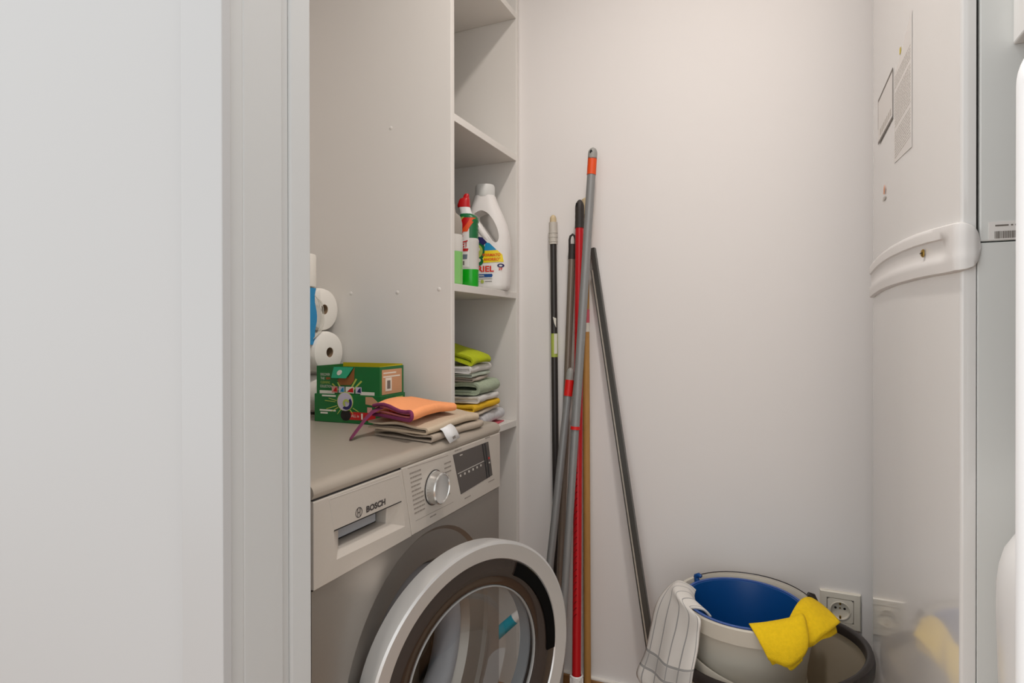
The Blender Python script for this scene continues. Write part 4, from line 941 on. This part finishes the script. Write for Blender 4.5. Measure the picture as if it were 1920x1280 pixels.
for a0, a1, r0, r1 in ((200, 206, 0.022, 0.050), (215, 221, 0.022, 0.044), (160, 165, 0.022, 0.042), (172, 176, 0.024, 0.050), (238, 243, 0.022, 0.038), (300, 305, 0.022, 0.036), (322, 327, 0.023, 0.040)):
    pol = []
    for an, rr_ in ((a0, r0), (a1, r0), ((a0 + a1) / 2 + 1, r1), ((a0 + a1) / 2 - 1, r1)):
        pol.append(bp_(0.073 + rr_ * math.cos(math.radians(an)), -0.0032, 0.044 + rr_ * math.sin(math.radians(an)) * 0.75))
    b.prism(pol, ey2 * -0.0005)
b.build('burst_print', M_limeprint, bx)
b = MB()
for a0, a1, r0, r1 in ((60, 68, 0.026, 0.058), (48, 54, 0.03, 0.060), (112, 120, 0.026, 0.046), (128, 136, 0.028, 0.050)):
    pol = [bp_(0.073 + rr_ * math.cos(math.radians(an)), -0.0002, 0.056 + rr_ * math.sin(math.radians(an)) * 0.8) for an, rr_ in ((a0, r0), (a1, r0), ((a0 + a1) / 2 + 2, r1), ((a0 + a1) / 2 - 2, r1))]
    b.prism(pol, ey2 * -0.0005)
b.build('burst_print', M_limeprint, bx)
def blob(cx, cz, rx, rz, off, m, name, a0=0, a1=360, r_in=0.0):
    b = MB(); n = 26; O = []; I = []
    for k in range(n + 1):
        t = math.radians(a0 + (a1 - a0) * k / n); O.append(bp_(cx + rx * math.cos(t), -off, cz + rz * math.sin(t))); I.append(bp_(cx + rx * r_in * math.cos(t), -off, cz + rz * r_in * math.sin(t)))
    if a1 - a0 >= 360 and r_in == 0: b.prism(O[:-1], ey2 * -0.0005)
    else: b.prism(O + list(reversed(I)), ey2 * -0.0005)
    return b.build(name, m, bx)
blob(0.073, 0.0475, 0.0195, 0.0215, 0.0031, M_limeprint, 'capsule_outline')
blob(0.073, 0.0475, 0.0180, 0.0200, 0.0036, M_lilac, 'capsule_picture')
blob(0.0765, 0.0445, 0.0135, 0.0145, 0.0041, M_navy, 'capsule_swirl', -130, 45, 0.55)
blob(0.0765, 0.0445, 0.0080, 0.0085, 0.0046, M_limeprint, 'capsule_swirl', 20, 250, 0.45)
blob(0.0745, 0.018, 0.0125, 0.0125, 0.0031, M_black, 'round_badge')
bplate(0.083, 0.145, 0.0085, 0.0255, M_redcard, 'red_banner', 0.0030, 0.0005)
lettering('ALL in', bp_(0.0885, -0.0036, 0.0145), ex * 0.020, V((0, 0, 0.006)), M_whitecard, bx)
lettering('1', bp_(0.112, -0.0036, 0.0105), ex * 0.0045, V((0, 0, 0.013)), M_whitecard, bx)
b = MB()
for s0, s1_, z0 in ((0.010, 0.050, 0.0245), (0.012, 0.030, 0.0185), (0.016, 0.050, 0.057)): b.prism([bp_(s0, -0.0031, z0), bp_(s1_, -0.0031, z0), bp_(s1_, -0.0031, z0 + 0.0035), bp_(s0, -0.0031, z0 + 0.0035)], ey2 * -0.0004)
b.build('small_print', M_whitecard, bx)
MB().prism([bp_(0.122, -0.0031, 0.060), bp_(0.138, -0.0031, 0.0600), bp_(0.150, -0.0031, 0.050), bp_(0.153, -0.0031, 0.034), bp_(0.138, -0.0031, 0.042), bp_(0.122, -0.0031, 0.044)], ey2 * -0.0005).build('kraft_patch', M_kraft, bx)
bplate(0.126, 0.137, 0.026, 0.0375, M_pinkprint, 'small_seal', 0.0031, 0.0004)
# right side print
rplate(0.008, BD - 0.008, 0.0640, BH - 0.006, M_kraft, 'kraft_panel')
rplate(0.020, 0.044, 0.071, 0.100, M_whitecard, 'code_frame', 0.0008)
rplate(0.026, 0.038, 0.076, 0.094, M_grey_ink, 'code_block', 0.0016, 0.0003)
rplate(0.012, 0.078, BH - 0.023, BH - 0.020, M_whitecard, 'print_line', 0.0008, 0.0003)
rplate(0.013, 0.062, BH - 0.015, BH - 0.0120, M_whitecard, 'print_line', 0.0008, 0.0003)
rplate(0.010, 0.044, 0.030, 0.052, M_whitecard, 'white_panel', 0.0031)
rplate(0.014, 0.040, 0.035, 0.047, M_pinkprint, 'pink_print', 0.0039, 0.0003)
for k in range(3): rplate(0.058, 0.086, 0.034 + 0.009 * k, 0.0375 + 0.009 * k, M_limeprint, 'print_line', 0.0031, 0.0003)

# ------------------------------------------------------------------ toilet rolls
RA = V((1, 0, 0)); RP = V((0, -1, 0))                  # the rolls lie along the panel, their ends face the room
def roll(name, label, c, R, ln, core=0.0125, squash=1.0, grp='toilet rolls on the machine'):
    c = V(c)
    t = thing(name, label, 'toilet roll', (c.x, c.y, c.z - R), grp)
    MB().lathe([(core, 0.0), (R - 0.010, 0.0), (R - 0.003, -0.003), (R, -0.012), (R, -ln + 0.01), (R - 0.004, -ln), (core, -ln)], c, 44, axis=RA, a=(0, 0, 1), close=True, sx=squash).build('paper', M_paper, t, smooth=40)
    MB().lathe([(core, -0.0015), (core, -ln + 0.002), (core - 0.0012, -ln + 0.002), (core - 0.0012, -0.0015)], c, 28, axis=RA, a=(0, 0, 1), close=True, sx=squash).build('cardboard_core', M_card, t, smooth=40)
    MB().lathe([(core - 0.0013, -ln * 0.35), (0.0001, -ln * 0.35)], c, 28, axis=RA, a=(0, 0, 1), sx=squash).build('core_end', M_card, t)
    return t
cols_ = [V((-1.0130, 1.1480, 0)), V((-0.9970, 1.1480, 0)), V((-1.005, 1.1500, 0))]
zz_ = [1.0835, 0.9785, 0.8760]
RL = 0.098
roll('toilet_roll', 'wrapped white toilet roll at the top of the stack beside the panel', cols_[0] + V((0, 0, zz_[0])), 0.0530, RL, squash=0.99)
roll('toilet_roll', 'white toilet roll in the middle of the stack, its core just above the green box', cols_[1] + V((0, 0, zz_[1])), 0.0525, RL, squash=0.98)
roll('toilet_roll', 'white toilet roll lowest in the stack, left of the green box', cols_[2] + V((0, 0, zz_[2])), 0.0478, RL)
roll('toilet_roll', 'upper toilet roll of the left column, almost hidden by the door frame', cols_[0] + RP * 0.108 + V((0, 0, zz_[0])), 0.0530, RL)
roll('toilet_roll', 'middle toilet roll of the left column, almost hidden by the door frame', cols_[0] + RP * 0.108 + V((0, 0, zz_[1] - 0.0005)), 0.0505, RL)
roll('toilet_roll', 'lowest toilet roll of the left column, almost hidden by the door frame', cols_[0] + RP * 0.108 + V((0, 0, zz_[2])), 0.0478, RL)
kr = thing('kitchen_roll', 'white paper roll standing upright on top of the toilet rolls', 'paper roll', (-1.063, 1.100, 1.1370))
KC = (-1.063, 1.100, 1.1372)
MB().lathe([(0.019, 0.0), (0.0490, 0.0), (0.0500, 0.004), (0.0500, 0.074), (0.0490, 0.078), (0.019, 0.078)], KC, 40, close=True).build('paper', M_paper, kr, smooth=40)
MB().lathe([(0.019, 0.001), (0.019, 0.077), (0.0175, 0.077), (0.0175, 0.001)], KC, 24, close=True).build('cardboard_core', M_card, kr, smooth=40)
# printed plastic wrap in front of the left column
wr = thing('plastic_wrap', 'clear plastic wrap with blue print gathered around the toilet rolls', 'wrapper', (-1.02, 1.08, WT + 0.1))
w0 = V((-1.0115, 1.1330, 0))
def wpt(t, z, out=0.0): return w0 + RP * t + RA * (0.002 + out) + V((0, 0, z))
MB().grid([[wpt(0.004 + 0.15 * s / 8, 0.985 + 0.146 * t_ / 10, 0.004 * math.sin(PI * s / 8)) for s in range(9)] for t_ in range(11)]).build('film', M_film, wr, smooth=180)
MB().grid([[wpt(0.0215 + 0.004 * math.sin(0.8 * t_) + 0.12 * s / 8, 0.998 + 0.135 * t_ / 12, 0.002 + 0.004 * math.sin(PI * s / 8)) for s in range(9)] for t_ in range(13)]).build('blue_print', M_blueprint, wr, smooth=180)
b = MB()
for k in range(3):
    b.tube(smooth_poly([wpt(0.030 - 0.004 * k, 1.116 - 0.004 * k, 0.006), wpt(0.015 - 0.005 * k, 1.098, 0.006), wpt(0.009 - 0.005 * k, 1.066, 0.006), wpt(0.014 - 0.005 * k, 1.036, 0.006), wpt(0.034, 1.012, 0.006)], 4), 0.0008, 6)
b.build('wrap_crease', M_whitecard, wr, smooth=60)

# ------------------------------------------------------------------ bottles
zb = SHELF[1]
# big detergent jug: lofted rounded-rectangle sections with a through-handle
bo = V((-0.7465, 1.502, zb)); bang = math.radians(12)
jx = V((math.cos(bang), math.sin(bang), 0)); jy = V((-math.sin(bang), math.cos(bang), 0))
jg = thing('detergent_jug', 'white laundry detergent jug with side handle and colourful label on the shelf', 'bottle', bo)
LS = 0.011                                   # the print sits right of the body's middle
def jp(s, d_, z_): return bo + jx * (s * 1.1 + 0.004) + jy * d_ + V((0, 0, z_))
secs = [(-0.056, 0.050, 0.026, 0.001), (-0.062, 0.056, 0.033, 0.006), (-0.064, 0.0585, 0.036, 0.03), (-0.0645, 0.0600, 0.037, 0.08), (-0.0640, 0.0600, 0.037, 0.12), (-0.062, 0.0565, 0.0365, 0.155), (-0.058, 0.0500, 0.035, 0.185), (-0.0500, 0.0400, 0.032, 0.212), (-0.0420, 0.0290, 0.029, 0.238), (-0.036, 0.0225, 0.0265, 0.256), (-0.0335, 0.0195, 0.0255, 0.266)]
def interp_sec(z_):
    for s_a, s_b in zip(secs, secs[1:]):
        if s_a[3] <= z_ <= s_b[3]:
            f_ = (z_ - s_a[3]) / (s_b[3] - s_a[3]); return [s_a[i] + (s_b[i] - s_a[i]) * f_ for i in range(3)]
    return secs[-1][:3]
def jsec(x0, x1, dp_, z_, n=32):
    cx0 = (x0 + x1) / 2; hx = (x1 - x0) / 2; out = []
    for k in range(n):
        t = 2 * PI * k / n; c, s = math.cos(t), math.sin(t); e_ = 2 / 3.0
        out.append(jp(cx0 + hx * math.copysign(abs(c) ** e_, c), dp_ * math.copysign(abs(s) ** e_, s), z_))
    return out
b = MB(); zz = sorted(set([s[3] for s in secs] + [0.006 + 0.26 * k / 26 for k in range(27)])); b.loft([jsec(*interp_sec(z_), z_) for z_ in zz])
body = b.build('body', M_bottle, jg, smooth=60)
# handle hole: cut with a slanted rounded prism
cut = MB(); hpts = [(-0.028, 0.214), (-0.012, 0.222), (0.004, 0.216), (0.018, 0.200), (0.030, 0.176), (0.036, 0.152), (0.034, 0.136), (0.026, 0.132), (0.014, 0.142), (0.000, 0.162), (-0.014, 0.184), (-0.026, 0.202)]
hps = smooth_poly([jp(s, 0, z_) for s, z_ in hpts] + [jp(hpts[0][0], 0, hpts[0][1])], 3)[:-1]
cut.loft([[p + jy * -0.06 for p in hps], [p + jy * 0.0 for p in hps], [p + jy * 0.06 for p in hps]])
co = cut.build('cutter', M_bottle)
md = body.modifiers.new('hole', 'BOOLEAN'); md.operation = 'DIFFERENCE'; md.object = co; md.solver = 'EXACT'
bpy.context.view_layer.update()
dg = bpy.context.evaluated_depsgraph_get(); nm = bpy.data.meshes.new_from_object(body.evaluated_get(dg)); body.modifiers.clear(); body.data = nm
bpy.data.objects.remove(co)
nm.materials.clear(); nm.materials.append(M_bottle); nm.set_sharp_from_angle(angle=math.radians(60))
# sculpted grip beside the hole
gpt = [jp(s, -0.0275, z_) for s, z_ in ((-0.030, 0.206), (-0.022, 0.186), (-0.010, 0.164), (0.004, 0.144), (0.018, 0.128))]
MB().tube(smooth_poly(gpt, 4), [0.006 + 0.006 * math.sin(PI * k / 16) for k in range(17)], 16).build('grip', M_bottle, jg, smooth=180)
MB().lathe([(0.0265, 0.262), (0.0280, 0.266), (0.0275, 0.292), (0.0255, 0.297), (0.0001, 0.2985)], jp(-0.007, 0, 0), 40).build('cap', M_bcap, jg, smooth=40)
# label print follows the front of the body
def front_d(s, z_):
    x0, x1, dp_ = interp_sec(z_); cx0 = (x0 + x1) / 2; hx = (x1 - x0) / 2; q_ = min(0.999, abs((s - cx0) / hx)); return -dp_ * (1 - q_ ** 3.0) ** (1 / 3.0)
def jlabel(pts, m, name, off=0.0008, sub=6):
    b = MB(); P = []
    n = len(pts)
    for i in range(n):
        (s0, z0), (s1_, z1) = pts[i], pts[(i + 1) % n]
        for k in range(sub): P.append((s0 + LS + (s1_ - s0) * k / sub, z0 + (z1 - z0) * k / sub))
    cs = sum(p[0] for p in P) / len(P); cz = sum(p[1] for p in P) / len(P)
    rings = []
    for f_ in (1.0, 0.75, 0.5, 0.25, 0.02):
        rings.append([jp(cs + (s - cs) * f_, front_d(cs + (s - cs) * f_, cz + (z_ - cz) * f_) - off, cz + (z_ - cz) * f_) for s, z_ in P])
    b.loft(rings, True, False, True)
    return b.build(name, m, jg, smooth=60)
jlabel([(-0.055, 0.168), (-0.030, 0.152), (-0.014, 0.134), (-0.008, 0.110), (-0.055, 0.108)], M_dgreen, 'label_green', 0.0006)
jlabel([(-0.050, 0.172), (-0.030, 0.160), (-0.026, 0.150), (-0.050, 0.148)], M_yelp, 'label_yellow', 0.0010)
jlabel([(-0.026, 0.148), (-0.016, 0.146), (-0.004, 0.132), (-0.014, 0.124), (-0.026, 0.132)], M_navy, 'label_navy', 0.0014)
jlabel([(-0.008, 0.132), (0.002, 0.130), (0.020, 0.111), (-0.012, 0.110)], M_cyanp, 'label_cyan', 0.0010)
jlabel([(-0.016, 0.108), (0.022, 0.110), (0.034, 0.098), (0.037, 0.078), (-0.014, 0.076)], M_yelp, 'label_yellow', 0.0012)
def jring(cx, cz, rx, rz, m, name, off, r_in=0.0):
    n = 24; b = MB()
    cx = cx + LS; O = [(cx + rx * math.cos(2 * PI * k / n), cz + rz * math.sin(2 * PI * k / n)) for k in range(n)]; I = [(cx + rx * r_in * math.cos(2 * PI * k / n), cz + rz * r_in * math.sin(2 * PI * k / n)) for k in range(n)]
    f_ = lambda q_: [jp(s, front_d(s, z_) - off, z_) for s, z_ in q_]
    b.loft([f_(O), f_(I)], True, False, r_in < 0.05); return b.build(name, m, jg, smooth=60)
jring(-0.030, 0.106, 0.0200, 0.0260, M_dgreen, 'leaf_print', 0.0016)
jring(-0.030, 0.108, 0.0150, 0.0190, M_limeprint, 'leaf_print', 0.0020)
jring(-0.026, 0.113, 0.0040, 0.0055, M_whitecard, 'leaf_print', 0.0024)
jring(-0.026, 0.080, 0.0125, 0.0120, M_dgreen, 'leaf_print', 0.0018)
jring(-0.027, 0.083, 0.0070, 0.0060, M_whitecard, 'leaf_print', 0.0022)
nj = -jy
def jtext(s0, z0, wd, h, txt, m, lift, slant=0.0):
    d0 = min(front_d(s0 + LS + wd * k / 4, z0) for k in range(5)) ; return lettering(txt, jp(s0 + LS, d0, z0), jx * wd * 1.1 + V((0, 0, slant)), V((0, 0, h)), m, jg, lift=lift, bold=0.03)
jtext(-0.015, 0.0935, 0.046, 0.0075, 'FORMATO', M_orange, 0.0024)
jtext(-0.013, 0.0815, 0.044, 0.0075, 'AHORRO*', M_orange, 0.0024)
jtext(-0.047, 0.0510, 0.0605, 0.0165, 'ARIEL', M_redtxt, 0.0012)
jlabel([(-0.050, 0.0450), (0.008, 0.0455), (0.0100, 0.0420), (0.008, 0.0365), (-0.050, 0.0360)], mat('deep_blue_print', (20, 74, 140), 0.4), 'blue_stripe', 0.0010)
jtext(-0.026, 0.0385, 0.015, 0.0045, 'ORIGINAL', M_whitecard, 0.0020)
b = MB()
for s0, s1_ in ((-0.025, -0.013), (0.001, 0.019)): b.prism([jp(s0, front_d(s0, 0.024) - 0.001, 0.0240), jp(s1_, front_d(s1_, 0.024) - 0.001, 0.0245), jp(s1_, front_d(s1_, 0.024) - 0.001, 0.0258), jp(s0, front_d(s0, 0.024) - 0.001, 0.0255)], nj * 0.0004)
b.prism([jp(-0.041, front_d(-0.03, 0.031) - 0.001, 0.0310), jp(0.020, front_d(0.02, 0.031) - 0.001, 0.0315), jp(0.020, front_d(0.02, 0.031) - 0.001, 0.0325), jp(-0.041, front_d(-0.03, 0.031) - 0.001, 0.0320)], nj * 0.0004)
b.build('small_print', M_grey_ink, jg)
jring(-0.017, 0.0245, 0.0045, 0.0050, M_limeprint, 'small_leaf', 0.0012)
jring(0.0300, 0.0680, 0.0085, 0.0055, M_navy, 'wash_badge', 0.0012, 0.5)
jtext(0.0245, 0.0550, 0.010, 0.0070, '29', M_redtxt, 0.0010)

# toilet cleaner with red bent cap
wc = V((-0.7300, 1.362, zb)); wa = math.radians(14); wx = V((math.cos(wa), math.sin(wa), 0)); wy = V((-math.sin(wa), math.cos(wa), 0))
tc_ = thing('toilet_cleaner', 'toilet cleaner bottle with red cap and bright green gel beside the detergent jug', 'bottle', wc)
def wp(s, d_, z_): return wc + wx * s + wy * d_ + V((0, 0, z_))
def wring(r, dpt_, z_, cx0=0.0, n=28): return [wp(cx0 + r * math.copysign(abs(math.cos(2 * PI * k / n)) ** 0.8, math.cos(2 * PI * k / n)), dpt_ * math.copysign(abs(math.sin(2 * PI * k / n)) ** 0.8, math.sin(2 * PI * k / n)), z_) for k in range(n)]
MB().loft([wring(0.025, 0.018, 0.001), wring(0.0275, 0.0205, 0.006), wring(0.0280, 0.021, 0.0465)]).build('gel', M_gelgreen, tc_, smooth=50)
MB().loft([wring(0.0280, 0.021, 0.0466), wring(0.0280, 0.021, 0.118), wring(0.0284, 0.021, 0.122), wring(0.0264, 0.0205, 0.126)]).build('body', M_clear, tc_, smooth=50)
b = MB(); b.loft([wring(0.0264, 0.0205, 0.1262)] + [wring(0.0272 - 0.0012 * (k % 2), 0.0205, 0.1262 + 0.0055 * k) for k in range(1, 8)] + [wring(0.0285, 0.0205, 0.170), wring(0.0262, 0.020, 0.180), wring(0.0205, 0.0180, 0.186), wring(0.0160, 0.0150, 0.190, -0.004)])
b.build('ribbed_shoulder', M_dgreen, tc_, smooth=40)
MB().loft([wring(0.0160, 0.0150, 0.190, -0.004), wring(0.0150, 0.0140, 0.200, -0.007), wring(0.0150, 0.0140, 0.207, -0.009)]).build('neck', M_plastic_w, tc_, smooth=50)
b = MB(); b.loft([[p + V((0, 0, dz_)) for p, dz_ in zip(wring(r, r * 0.85, z_, cx0), [(-0.16 * ((k_ - 0) and 0) or 0) for k_ in range(28)])] for r, z_, cx0 in ((0.0160, 0.2075, -0.010), (0.0165, 0.213, -0.0110), (0.0140, 0.226, -0.0090), (0.0125, 0.230, -0.0080), (0.0080, 0.233, -0.0050), (0.0070, 0.240, -0.0035), (0.0045, 0.243, -0.0030))])
rc_ = b.build('red_cap', M_redcap, tc_, smooth=35)
def wl(pts, m, name, off):
    b = MB(); f_ = lambda s: -0.021 * math.sqrt(max(0.02, 1 - (s / 0.0285) ** 2)) - off
    b.grid([[wp(s0 + (s1_ - s0) * k / 6, f_(s0 + (s1_ - s0) * k / 6), z_) for k in range(7)] for s0, s1_, z_ in pts]); return b.build(name, m, tc_, smooth=180)
wl([(-0.022, 0.0085, 0.052), (-0.022, 0.0085, 0.150), (-0.021, 0.006, 0.156), (-0.018, 0.000, 0.160)], M_sticker, 'label', 0.0006)
wl([(-0.022, 0.004, 0.142), (-0.020, 0.010, 0.154), (-0.012, 0.018, 0.166), (0.000, 0.0235, 0.178)], M_orange, 'label_arch', 0.0012)
wl([(-0.021, -0.008, 0.150), (-0.019, 0.001, 0.161), (-0.012, 0.008, 0.171), (-0.006, 0.010, 0.178)], M_redcap, 'label_arch', 0.0017)
wl([(-0.025, -0.020, 0.158), (-0.024, -0.012, 0.170), (-0.022, -0.004, 0.180)], M_limeprint, 'label_corner', 0.0012)
lettering('C', wp(-0.016, -0.0215, 0.126), wx * 0.009 + V((0, 0, 0.002)), V((0, 0, 0.015)), M_redcard, tc_, lift=0.0008, bold=0.03)
lettering('NET', wp(-0.020, -0.0222, 0.098), wx * 0.025 + V((0, 0, 0.006)), V((0, 0, 0.016)), M_redcard, tc_, lift=0.0008, bold=0.03)
wl([(-0.017, 0.0050, 0.092), (-0.015, 0.007, 0.099)], M_redcard, 'label_swash', 0.0011)
wl([(-0.016, 0.003, 0.072), (-0.016, 0.004, 0.084)], mat('slate_print', (104, 116, 128), 0.5), 'label_picture', 0.0011)
wl([(-0.012, -0.004, 0.057), (-0.012, -0.004, 0.067)], M_grey_ink, 'label_print', 0.0011)
# translucent soap bottle half hidden by the shelf side
sb = thing('soap_bottle', 'translucent bottle of pale green soap half hidden behind the shelf side', 'bottle', (-0.722, 1.268, zb))
sc_ = (-0.724, 1.262, zb)
MB().lathe([(0.026, 0.001), (0.029, 0.004), (0.0295, 0.080)], sc_, 36).build('soap', M_gellight, sb, smooth=40)
MB().lathe([(0.0295, 0.0802), (0.0295, 0.118), (0.0285, 0.121)], sc_, 36).build('body', M_clear, sb, smooth=40)
MB().lathe([(0.0285, 0.1212), (0.0285, 0.150), (0.024, 0.166), (0.013, 0.176), (0.011, 0.184), (0.011, 0.196), (0.0001, 0.197)], sc_, 36).build('shoulder', mat('smoky_clear_plastic', (150, 142, 132), 0.25), sb, smooth=50)
